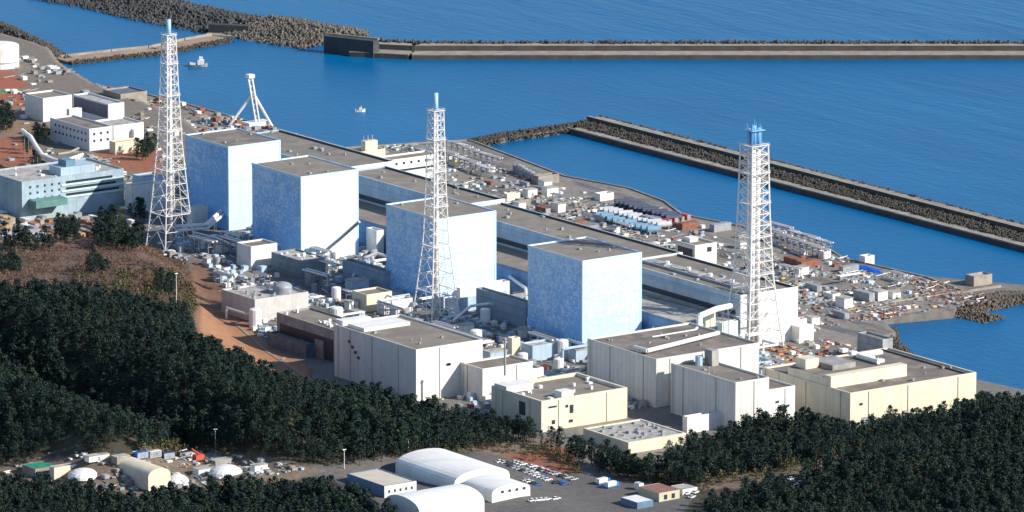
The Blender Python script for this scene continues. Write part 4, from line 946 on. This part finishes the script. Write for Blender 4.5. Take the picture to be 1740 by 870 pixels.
# vessels
def vessel(label, q, l, wd_, m, cab):
    c_ = P(*q, -10); t_ = thing('boat', label, 'boat', (c_.x, c_.y, -10)); ang = math.atan2(rt.y, rt.x)
    def T(x, y, z): return (c_.x+x*math.cos(ang)-y*math.sin(ang), c_.y+x*math.sin(ang)+y*math.cos(ang), z-10)
    mb = MB(); st = [(-.5, .8, 1.6), (-.3, 1, 1.4), (.2, 1, 1.5), (.4, .55, 1.9), (.5, .05, 2.4)]
    for (a, wa, ha), (b_, wb, hb) in zip(st, st[1:]):
        for s_ in (-1, 1):
            pts = [T(a*l, s_*wa*wd_/2*.7, -.6), T(b_*l, s_*wb*wd_/2*.7, -.6), T(b_*l, s_*wb*wd_/2, hb), T(a*l, s_*wa*wd_/2, ha)]
            mb.quad(pts if s_ < 0 else pts[::-1])
        mb.quad([T(a*l, -wa*wd_/2, ha-.3), T(b_*l, -wb*wd_/2, hb-.3), T(b_*l, wb*wd_/2, hb-.3), T(a*l, wa*wd_/2, ha-.3)], 1)
    mb.quad([T(-.5*l, -.4*wd_, -.6), T(-.5*l, .4*wd_, -.6), T(-.5*l, .4*wd_, 1.6), T(-.5*l, -.4*wd_, 1.6)])
    child(mb, 'hull', [m, concl], t_)
    for (x0, x1, z0, z1, k_) in cab:
        mb = MB(); mb.prism([T(x0*l, -k_*wd_/2, 0)[:2], T(x1*l, -k_*wd_/2, 0)[:2], T(x1*l, k_*wd_/2, 0)[:2], T(x0*l, k_*wd_/2, 0)[:2]], z0-10, z1-10); child(mb, 'cabin', white, t_)
    mb = MB(); mb.bar(T(.1*l, 0, 1), T(.1*l, 0, cab[0][3]+l*.2), .2, 4); child(mb, 'mast', steel, t_)
vessel('dark-hulled work ship with white bridge near the left stack top', (336, 113), 12, 5, steelg, [(.0, .32, 1.2, 4.2, .7), (.08, .25, 4.2, 6, .5), (-.4, -.1, 1.2, 2.4, .6)])
vessel('tiny white motor boat in the open harbour water', (612, 190), 6, 2.4, white, [(-.1, .2, 1, 2.6, .6)])

# ------------------------------------------------------------------ tents, sheds, cars in the clearings
def barrel(name, label, x0, x1, y0, y1, zg, wallh, rise, axis, m=tentm, group=None):
    RECTS.append((x0, x1, y0, y1))
    t_ = thing(name, label, 'storage tent', ((x0+x1)/2, (y0+y1)/2, zg), group); mb = MB(); me_ = MB(); n = 14
    def pr(i):
        a = math.pi*i/n; return (-math.cos(a)*.5, math.sin(a)**.85)
    P_ = [(-.5, None)]+[pr(i) for i in range(n+1)]+[(.5, None)]
    def pos(k_, end):
        u, v = P_[k_]; z = zg-2 if v is None else zg+wallh+rise*v
        if axis == 'y': return ((x0+x1)/2+u*(x1-x0), (y0, y1)[end], z)
        return ((x0, x1)[end], (y0+y1)/2-u*(y1-y0), z)
    N = len(P_)
    for k_ in range(N-1): mb.quad((pos(k_, 0), pos(k_, 1), pos(k_+1, 1), pos(k_+1, 0)))
    child(mb, 'roof_membrane', m, t_)
    me_.quad([pos(k_, 0) for k_ in range(N)]); child(me_, 'end_wall', m, t_)
    me_ = MB(); me_.quad([pos(k_, 1) for k_ in reversed(range(N))]); child(me_, 'end_wall', m, t_)
    return t_
def tent_px(name, label, F, R, L, hg, wallh, rise, axis, m=tentm):
    """F,R,L are photo positions of the footprint corners on ground hg"""
    x0, x1, y0, y1 = rect(F, R, L, hg); return barrel(name, label, x0, x1, y0, y1, hg, wallh, rise, axis, m), (x0, x1, y0, y1)
def gz(px, py):                       # ground height under a picture point
    zz = np.linspace(45, -9, 700); a, b_ = P(px, py, 45), P(px, py, -9); u = (45-zz)/54
    hh = hterr(a.x+(b_.x-a.x)*u, a.y+(b_.y-a.y)*u); k_ = int(np.argmax(hh >= zz)); return float(zz[k_])
z1 = gz(760, 830)
tent_px('storage_tent', 'largest white barrel-roofed tent, behind the others in the car park', (772, 834), 866, 672, z1, 3, 5.2, 'y')
t_, r = tent_px('storage_tent', 'lower white barrel tent with small windows in its end, right of the largest tent', (836, 852), 901, 788, z1, 3.4, 3.2, 'y')
for k_ in range(4):
    mb = MB(); xa = r[0]+5+k_*4; mb.box(xa, xa+1.6, r[2]-.1, r[2]+.05, z1+3, z1+4.2); child(mb, 'window', glass, t_)
tent_px('storage_tent', 'white barrel tent lying across in front of the largest one, at the bottom edge', (713, 885), 823, 655, z1, 3.4, 5.2, 'x')
z2 = gz(653, 844)
t_, r = building('warehouse', 'flat pale-roofed warehouse with blue side wall left of the white tents', 'warehouse', (653, 826), 707, 590, z2+5.5, z2, mat('blue_panel', (.16, .25, .38), .6, .3, .3, seam=3, seamdark=.3), mat('pale_sand_roof', (.58, .52, .42), .8, .1, .3, seam=4, seamdark=.7), .3)
mb = MB(); mb.box(r[0]-.05, r[1]+.05, r[2]-.2, r[2]-.02, z2, z2+5.4); child(mb, 'end_wall', white, t_); wins(t_, 's', r[0]+1, r[1]-1, r[2]-.15, (z2+2,), 5, 1.1, 1.3)
zl = gz(240, 815)
tent_px('storage_tent', 'beige-sided barrel tent in the left clearing', (252, 828), 290, 186, zl, 4.5, 3.5, 'y', beigec)
t_, r = building('shed', 'green-roofed open shed at the left of the clearing', 'shed', (60, 797), 128, 38, gz(60, 797)+2.5, gz(60, 797), concl, greenp, .1, .1)
t_, r = building('shed', 'small cream shed at the end of the green roof', 'shed', (92, 795), 130, 84, gz(92, 797)+3, gz(92, 797), cream, roofl, .1, .1)
for q, r_, lb in (((150, 812), 7.5, 'white dome tent left of the beige tent'), ((310, 822), 5.5, 'white dome tent right of the beige tent'), ((392, 806), 8, 'white dome cover at the right of the left clearing')):
    z = gz(*q); p = P(*q, z); mb = MB(); mb.dome((p.x, p.y+4, z-.5), r_, 4.2, 16, 5)
    tag(mb.build('dome_tent', tentm, None, (p.x, p.y+4, z), True), lb, 'dome tent'); RECTS.append((p.x-r_, p.x+r_, p.y-4, p.y+10))
for i, (q, m, lb) in enumerate([((240, 778), tarp, 'navy container in the left clearing, leftmost of four'), ((262, 776), white, 'white container among the navy ones in the left clearing'), ((285, 779), mat('navy_container', (.03, .06, .14), .5, .2, .4), 'navy container between the white one and the red crane'), ((312, 778), mat('black_container', (.03, .035, .05), .5, .2, .4), 'black container beside the small red crane')]):
    z = gz(*q); p = P(*q, z); o = proto_box(m, (6, 3, 3), 'container', lb, 'container', None); o.location = (p.x, p.y, z)
q = P(338, 784, gz(338, 784)); t_ = thing('crawler_crane', 'small red crawler crane in the left clearing', 'crane', q)
mb = MB(); mb.box(q.x-2.5, q.x+2.5, q.y-2, q.y+2, q.z, q.z+1); child(mb, 'track', blackp, t_)
mb = MB(); mb.box(q.x-2.5, q.x+2, q.y-1.6, q.y+1.6, q.z+1, q.z+3.4); child(mb, 'cab', redp, t_)
mb = MB(); mb.bar((q.x+1.5, q.y, q.z+2.5), (q.x-4, q.y, q.z+6.5), .35, 4); child(mb, 'boom', redp, t_)
z = gz(1130, 850)
t_, r = building('house', 'small yellow-walled house with red-brown roof by the car park', 'house', (1120, 838), 1155, 1085, z+4.2, z, mat('yellow_wall', (.56, .50, .36), .7, .1, .3), mat('redbrown_roof', (.27, .13, .10), .8, .2, .3), .1, .1)
wins(t_, 's', r[0]+1.5, r[1]-1.5, r[2], (z+.8,), 2, 1.8, 2.2)
t_, r = building('shed', 'white-roofed shed with blue side in front of the small house', 'shed', (1083, 854), 1110, 1055, z+3, z, mat('blue_side', (.12, .20, .32), .6, .2, .3), tentm, .1, .1)
t_, r = building('shed', 'small white shed beside the blue truck near the house', 'shed', (1086, 822), 1094, 1078, z+3.2, z, white, roofl, .1, .1)
building('shed', 'long white shed roof behind the small house', 'shed', (1160, 832), 1185, 1140, z+3, z, white, roofl, .1, .1)
cl_ok = lambda x, y: (lambda p: in_poly(np.array([p[0]]), np.array([p[1]]), [(0, 772), (250, 765), (430, 775), (520, 800), (430, 815), (330, 828), (200, 835), (0, 805)])[0])(proj((x, y, zt0(x, y))))
rubble('debris', 'stores and scrap scattered over the left clearing', 420, -390, -270, -230, -60, zt0, cl_ok, .6, 3, [white, concl, steelg, rust, pbluew, greenp], .7)
for q, nm, lb, sz_, m in (((205, 786), 'shed', 'small grey shed behind the beige tent', (7, 5, 3.2), concl), ((345, 806), 'shed', 'white shed between the two white covers in the left clearing', (8, 5, 3), white), ((375, 790), 'shed', 'low grey shed below the lamp pole in the left clearing', (9, 5, 2.6), greyc), ((165, 782), 'shed', 'long low white shed above the dome tent', (11, 4, 2.6), white), ((440, 800), 'shed', 'white shed at the right end of the left clearing', (7, 4, 3), white)):
    z = gz(*q); p = P(*q, z); o = proto_shed(m, sz_, nm, lb, 'shed'); o.location = (p.x, p.y, z)
# cars
def car_mesh(m, big=False):
    mb = MB(); l, w_, h = (4.5, 1.8, .75) if not big else (8, 2.4, 1.1)
    def loft(secs, mi):
        for (x0, hw0, z0, z1_), (x1, hw1, z2_, z3) in zip(secs, secs[1:]):
            mb.quad([(x0, -hw0, z0), (x1, -hw1, z2_), (x1, -hw1, z3), (x0, -hw0, z1_)], mi); mb.quad([(x0, hw0, z1_), (x1, hw1, z3), (x1, hw1, z2_), (x0, hw0, z0)], mi)
            mb.quad([(x0, -hw0, z1_), (x1, -hw1, z3), (x1, hw1, z3), (x0, hw0, z1_)], mi)
        a = secs[0]; mb.quad([(a[0], a[1], a[2]), (a[0], -a[1], a[2]), (a[0], -a[1], a[3]), (a[0], a[1], a[3])], mi)
        a = secs[-1]; mb.quad([(a[0], -a[1], a[2]), (a[0], a[1], a[2]), (a[0], a[1], a[3]), (a[0], -a[1], a[3])], mi)
    hl = l/2
    loft([(-hl, w_*.44, .35, .85), (-hl*.9, w_/2, .3, .95), (hl*.55, w_/2, .3, .92), (hl, w_*.44, .35, .7)], 0)
    if big:
        mb.box(-hl+.1, hl*.45, -w_/2+.05, w_/2-.05, .96, 2.9, 3); mb.box(hl*.52, hl*.9, -w_/2+.1, w_/2-.1, .9, 2.3, 0)
    else:
        loft([(-hl*.8, w_*.42, .93, .96), (-hl*.55, w_*.38, .93, 1.38), (hl*.1, w_*.38, .93, 1.4), (hl*.45, w_*.42, .9, .94)], 1)
        mb.box(-hl*.5, hl*.08, -w_*.36, w_*.36, 1.385, 1.46, 0)
    for x in (-hl*.6, hl*.62):
        for s_ in (-1, 1): mb.bar((x, s_*(w_/2-.2), .33), (x, s_*(w_/2+.03), .33), .33, 8, 2)
    ob = mb.build('car', [m, glass, blackp, white]); me = ob.data; bpy.data.objects.remove(ob); return me
carc = {'white': car_mesh(mat('car_white', (.8, .8, .8), .3, .02, 1)), 'silver': car_mesh(mat('car_silver', (.45, .46, .48), .3, .02, 1)), 'black': car_mesh(mat('car_black', (.03, .03, .035), .3, .02, 1)), 'blue': car_mesh(mat('car_blue', (.04, .12, .35), .3, .02, 1)), 'red': car_mesh(mat('car_red', (.4, .05, .04), .3, .02, 1))}
truck = car_mesh(mat('truck_blue', (.04, .2, .6), .4, .05, 1), True)
def park(colr_, q, ang, label, group, me=None, cat='car', name='parked_car'):
    z = gz(*q); p = P(*q, z); o = bpy.data.objects.new(name, me or carc[colr_]); COL.objects.link(o); o.location = (p.x, p.y, z+.02); o.rotation_euler.z = ang
    tag(o, label, cat, group)
k_ = 0
for (a, b_, n, an) in [((876, 787), (962, 812), 15, 0), ((890, 799), (960, 824), 9, 0), ((905, 794), (975, 816), 8, 0), ((868, 793), (945, 822), 12, 0), ((905, 852), (945, 849), 6, .1), ((878, 812), (915, 825), 6, 0), ((850, 786), (872, 790), 4, 0)]:
    for i in range(n):
        if random.random() < .12: continue
        u = i/(n-1); cc = random.choices(['white', 'silver', 'black', 'blue', 'red'], [5, 3, 3, 1, .5])[0]
        park(cc, (a[0]+(b_[0]-a[0])*u, a[1]+(b_[1]-a[1])*u), an+random.uniform(-.05, .05), '%s car parked in the lot right of the white tents' % cc, '%s cars in the lot by the white tents' % cc)
for q, cc, lb in (((1040, 828), 'blue', 'blue box truck in front of the small shed by the car park'), ((1025, 822), 'blue', 'blue box truck at the edge of the trees, left of its twin')):
    park(cc, q, .2, lb, None, truck, 'truck', 'box_truck')
for i, q in enumerate([(1168, 840), (1176, 846), (1182, 838)]): park('white', q, .4, 'white car parked behind the small yellow-walled house', 'white cars behind the small house')
for q in [(1345, 815), (1360, 822), (1352, 828)]: park('white', q, .3, 'white car half hidden in the trees below the forest path', 'white cars below the forest path')
# left terrace yard: containers, sheds and machines
for m, cn, n in ((mat('tan_container', (.42, .30, .16), .7, .3, .5), 'tan', 14), (mat('dull_orange', (.40, .17, .08), .7, .3, .5), 'orange', 12), (white, 'white', 14), (steelg, 'grey', 14)):
    pts = []
    for _ in range(400):
        if len(pts) >= n: break
        px, py = random.uniform(2, 225), random.uniform(358, 408)
        z = gz(px, py); p = P(px, py, z)
        if free(p.x, p.y) and abs(float(hterr(p.x, p.y))-z) < 1 and not (90 < px < 128 or 160 < px < 200): pts.append((p.x, p.y)); RECTS.append((p.x-2.5, p.x+2.5, p.y-3.5, p.y+3.5))
    spread(proto_box(m, (2.8, 6, 2.6), 'site_container', '%s site container in the yard below the green office' % cn, 'container', '%s containers below the green office' % cn), pts, zt0, sc=(.6, 1.2))
# poles
def pole(q, h, label):
    z = gz(*q); p = P(*q, z); t_ = thing('lamp_pole', label, 'lamp pole', (p.x, p.y, z))
    mb = MB(); mb.bar((p.x, p.y, z), (p.x, p.y, z+h), .2, 6, r2=.12); child(mb, 'pole', steel, t_)
    mb = MB(); mb.box(p.x-.9, p.x+.9, p.y-.3, p.y+.3, z+h, z+h+.3); child(mb, 'lamp_head', white, t_)
for q, h, lb in (((366, 762), 9, 'grey lamp pole standing before the dark trees in the left clearing'), ((585, 797), 9, 'lamp pole left of the pale-roofed warehouse'), ((694, 772), 7, 'lamp pole behind the largest white tent'), ((300, 525), 18, 'tall pale pole at the edge of the brown scrub'),
                 ((200, 410), 14, 'pale pole in the yard left of the left stack'), ((922, 738), 6, 'short lamp pole at the corner of the cream building')): pole(q, h, lb)

# ------------------------------------------------------------------ trees
def crown_geo(kind, nleaf, rs):
    """many leaf-clump faces through the crown's volume, arranged around limb ends"""
    r_ = np.random.default_rng(rs); Vs, Fs = [], []
    if kind == 'pine': nb = 12; R0, z0, z1_ = 3.5, 3.2, 11.5
    elif kind == 'round': nb = 9; R0, z0, z1_ = 3.6, 3.0, 9.5
    else: nb = 6; R0, z0, z1_ = 1.6, .3, 2.8
    cl = []
    for i in range(nb):
        u = (i+.5)/nb; a = i*2.4+r_.uniform(-.4, .4)
        prof = (1-u)**.6*(.45+.9*min(1, u*4)) if kind == 'pine' else math.sin(math.pi*min(.95, u*.85+.12))**.7
        rr = R0*prof*r_.uniform(.35, .68); cl.append((rr*math.cos(a), rr*math.sin(a), z0+(z1_-z0)*u, R0*(.30+.22*prof)*r_.uniform(.8, 1.25)))
    cl.append((0, 0, z1_-1.0, R0*.3)); cl = np.array(cl)
    idx = r_.integers(0, len(cl), nleaf); c_ = cl[idx]
    d_ = r_.normal(size=(nleaf, 3)); d_ /= np.linalg.norm(d_, axis=1)[:, None]
    p_ = c_[:, :3]+d_*(c_[:, 3]*r_.uniform(.55, 1.1, nleaf))[:, None]*np.array([1, 1, .62])
    nrm = d_+r_.normal(size=(nleaf, 3))*.55+np.array([0, 0, .35]); nrm /= np.linalg.norm(nrm, axis=1)[:, None]
    t1 = np.cross(nrm, r_.normal(size=(nleaf, 3))); t1 /= np.linalg.norm(t1, axis=1)[:, None]; t2 = np.cross(nrm, t1)
    sz = r_.uniform(.20, .48, nleaf)[:, None]*(1 if kind != 'scrub' else .5); sz2 = sz*r_.uniform(.5, 1., (nleaf, 1))
    q = np.stack([p_-t1*sz-t2*sz2*.6, p_+t1*sz*.8-t2*sz2, p_+t1*sz+t2*sz2*.7, p_-t1*sz*.7+t2*sz2], 1).reshape(-1, 3)
    f_ = np.arange(nleaf*4).reshape(-1, 4); return q, f_
def trunk_geo(h, r0, limbs, rs):
    r_ = random.Random(rs); mb = MB(); bend = Vector((r_.uniform(-.3, .3), r_.uniform(-.3, .3), h)); mid = bend*.5+Vector((r_.uniform(-.3, .3), r_.uniform(-.3, .3), 0))
    mb.bar((0, 0, -.6), mid, r0, 5, r2=r0*.7); mb.bar(mid, bend, r0*.7, 5, r2=r0*.25)
    for i in range(limbs):
        z = h*(.4+.5*i/limbs); a = i*2.4; mb.bar((0, 0, z), (1.8*math.cos(a), 1.8*math.sin(a), z+1.2), r0*.3, 4, r2=r0*.12)
    return mb
def forest_pts(polys, sp, zc, excl=(), lim=(-640, 260, -640, 470)):
    gx, gy = np.meshgrid(np.arange(lim[0], lim[1], sp), np.arange(lim[2], lim[3], sp))
    gx = gx.ravel()+RNG.uniform(-.42, .42, gx.size)*sp; gy = gy.ravel()+RNG.uniform(-.42, .42, gy.size)*sp; gz_ = hterr(gx, gy)
    px, py = np_proj(gx, gy, gz_+zc); ok = np.zeros(gx.size, bool)
    for p_ in polys: ok |= in_poly(px, py, p_)
    for p_ in excl: ok &= ~in_poly(px, py, p_)
    ok &= gz_ > -7
    for a, b_, c_, d2 in RECTS: ok &= ~((gx > a-3) & (gx < b_+3) & (gy > c_-3) & (gy < d2+3))
    return np.stack([gx[ok], gy[ok], gz_[ok]], 1)
POLY1 = [(-90, 500), (120, 492), (230, 508), (300, 512), (322, 535), (335, 575), (385, 595), (440, 630), (520, 652), (565, 652), (640, 668), (720, 688), (800, 702), (900, 722), (925, 733), (880, 736), (840, 742), (740, 752), (680, 760), (600, 774), (520, 770), (430, 752), (350, 742), (275, 742), (215, 770), (-90, 774)]
POLY2 = [(-90, 806), (60, 816), (180, 838), (250, 850), (340, 832), (430, 813), (520, 820), (570, 835), (640, 862), (760, 900), (760, 960), (-90, 960)]
POLY3 = [(935, 738), (985, 757), (1060, 775), (1120, 782), (1172, 742), (1245, 725), (1300, 708), (1400, 712), (1445, 732), (1500, 704), (1560, 696), (1650, 684), (1690, 672), (1740, 684), (1830, 700), (1830, 960), (1130, 960), (1195, 860), (1205, 840), (1190, 818), (1130, 800), (1080, 800), (1010, 780), (965, 757)]
EX = [[(1190, 800), (1330, 778), (1460, 750), (1482, 762), (1345, 806), (1250, 832), (1195, 836)], [(655, 705), (668, 705), (668, 722), (655, 722)], [(1330, 806), (1368, 806), (1368, 828), (1330, 828)]]
pts = forest_pts([POLY1, POLY2, POLY3], 4.1, 6.0, EX)
extra = forest_pts([[(95, 372), (128, 370), (130, 402), (95, 405)], [(160, 352), (245, 335), (250, 400), (235, 412), (165, 410)], [(232, 240), (268, 238), (268, 258), (232, 260)], [(38, 236), (50, 240), (72, 268), (78, 288), (66, 284), (45, 255)], [(-10, 182), (18, 182), (20, 212), (-10, 215)], [(60, 212), (84, 220), (80, 236), (62, 232)], [(0, 396), (90, 400), (90, 412), (0, 412)], [(-40, 425), (30, 430), (34, 452), (-40, 455)], [(150, 442), (178, 440), (182, 452), (152, 455)], [(262, 470), (300, 476), (296, 492), (266, 488)]], 5.0, 5.0, (), (-300, 200, 150, 700))
NP = 6
kinds = ['pine']*4+['round']*2
protoV = [crown_geo(kinds[i], 360, 10+i) for i in range(NP)]; protoVH = [crown_geo(kinds[i], 760, 40+i) for i in range(NP)]
tp = [trunk_geo(11 if kinds[i] == 'pine' else 8, .28, 5, i) for i in range(NP)]
allp = np.concatenate([pts, extra]); n = len(allp)
kd = RNG.choice(NP, n, p=[.2, .2, .2, .18, .12, .1]); sc_ = RNG.uniform(.42, 1.05, n)*(1+.18*np.sin(allp[:, 0]*.05)*np.cos(allp[:, 1]*.043)); rz = RNG.uniform(0, 6.28, n)
px, py = np_proj(allp[:, 0], allp[:, 1], allp[:, 2]+6)
vis = (px > 5) & (px < 1735) & (py > 0) & (py < 862)
dist = np.linalg.norm(allp-np.array(CPOS), axis=1); order = np.argsort(np.where(vis, dist-35*sc_, 1e9)); near = order[:300]; isnear = np.zeros(n, bool); isnear[near] = True
cm = []
for i in range(NP):
    v_, f_ = protoVH[i]; o = np_mesh('crown', v_, f_, [pine]); me = o.data; bpy.data.objects.remove(o)
    o = tp[i].build('trunk', barkm); me2 = o.data; bpy.data.objects.remove(o); cm.append((me, me2))
for i in near:
    nm = 'pine_tree' if kinds[kd[i]] == 'pine' else 'broadleaf_tree'
    right = px[i] > 1000
    lb = ('dark conical pine' if nm == 'pine_tree' else 'dark round-crowned tree')+(' in the wood at the bottom right of the picture' if right else ' in the wood at the bottom left of the picture')
    e = thing(nm, lb, 'tree', tuple(allp[i]), lb.replace('dark ', '')+'s group'); e.scale = (sc_[i],)*3; e.rotation_euler.z = rz[i]
    for nm_, me in zip(('crown', 'trunk'), cm[kd[i]]):
        o = bpy.data.objects.new(nm_, me); COL.objects.link(o); o.parent = e
def mass(name, P_, kd_, sc2, rz2, protos, mats, label, trunks=None):
    Vs, Fs, Ms, off = [], [], [], 0
    for j, (v_, f_) in enumerate(protos):
        s_ = np.where(kd_ == j)[0]
        if not len(s_): continue
        c_, si = np.cos(rz2[s_]), np.sin(rz2[s_])
        x = (v_[None, :, 0]*c_[:, None]-v_[None, :, 1]*si[:, None])*sc2[s_, None]+P_[s_, 0, None]
        y = (v_[None, :, 0]*si[:, None]+v_[None, :, 1]*c_[:, None])*sc2[s_, None]+P_[s_, 1, None]
        z = v_[None, :, 2]*sc2[s_, None]+P_[s_, 2, None]
        Vs.append(np.stack([x, y, z], -1).reshape(-1, 3)); Fs.append((f_[None]+(np.arange(len(s_))*len(v_))[:, None, None]).reshape(-1, 4)+off); off += len(s_)*len(v_)
        Ms.append(np.tile((np.arange(len(f_)) >= len(f_)-5).astype(int) if trunks else np.zeros(len(f_), int), len(s_)))
    return tag(np_mesh(name, np.concatenate(Vs), np.concatenate(Fs), mats, np.concatenate(Ms)), label, 'trees', kind='stuff')
def with_trunk(vf, h, r0=.3):
    v_, f_ = vf; a = np.array([[r0*math.cos(t2), r0*math.sin(t2), z] for z, r0 in ((-.6, r0), (h, r0*.4)) for t2 in np.arange(5)*1.2566]); k_ = len(v_)
    ff = np.array([[k_+i, k_+(i+1) % 5, k_+5+(i+1) % 5, k_+5+i] for i in range(5)]); return np.concatenate([v_, a]), np.concatenate([f_, ff])
far = ~isnear
mass('forest', allp[far], kd[far], sc_[far], rz[far], [with_trunk(protoV[i], 10 if kinds[i] == 'pine' else 7) for i in range(NP)], [pine, barkm], 'dense dark pine forest covering the hill and surrounding the plant', True)
# brown scrub and olive brush
sp_ = forest_pts([[(-60, 418), (250, 415), (318, 442), (332, 500), (330, 535), (225, 520), (120, 505), (-60, 490)]], 3.0, 1.5)
sp_ = sp_[np.sin(sp_[:, 0]*.13+1)*np.cos(sp_[:, 1]*.11)+RNG.uniform(-.9, .9, len(sp_)) > -.35]
kk = np.zeros(len(sp_), int); SV = [crown_geo('scrub', 70, 90)]
mass('scrub', sp_, kk, RNG.uniform(.6, 1.4, len(sp_)), RNG.uniform(0, 6.28, len(sp_)), SV, [dry], 'dry brown scrub on the slope left of the orange cutting')
op = forest_pts([[(130, 470), (240, 455), (300, 460), (330, 490), (335, 540), (300, 520), (225, 505), (100, 495)], [(1000, 790), (1110, 785), (1190, 805), (1190, 822), (1100, 812)], [(850, 760), (960, 745), (1000, 790), (980, 800)], [(-60, 745), (240, 748), (440, 765), (420, 775), (-60, 762)], [(700, 768), (850, 752), (850, 757), (700, 778)], [(1190, 800), (1470, 752), (1470, 770), (1200, 828)]], 4.6, 2.5, ())
op = op[RNG.random(len(op)) < .5]
mass('brush', op, np.zeros(len(op), int), RNG.uniform(.9, 2.2, len(op)), RNG.uniform(0, 6.28, len(op)), [crown_geo('scrub', 110, 91)], [bush], 'olive brush at the edges of the clearings and the slope')
print('trees', n, 'scrub', len(sp_), 'brush', len(op))
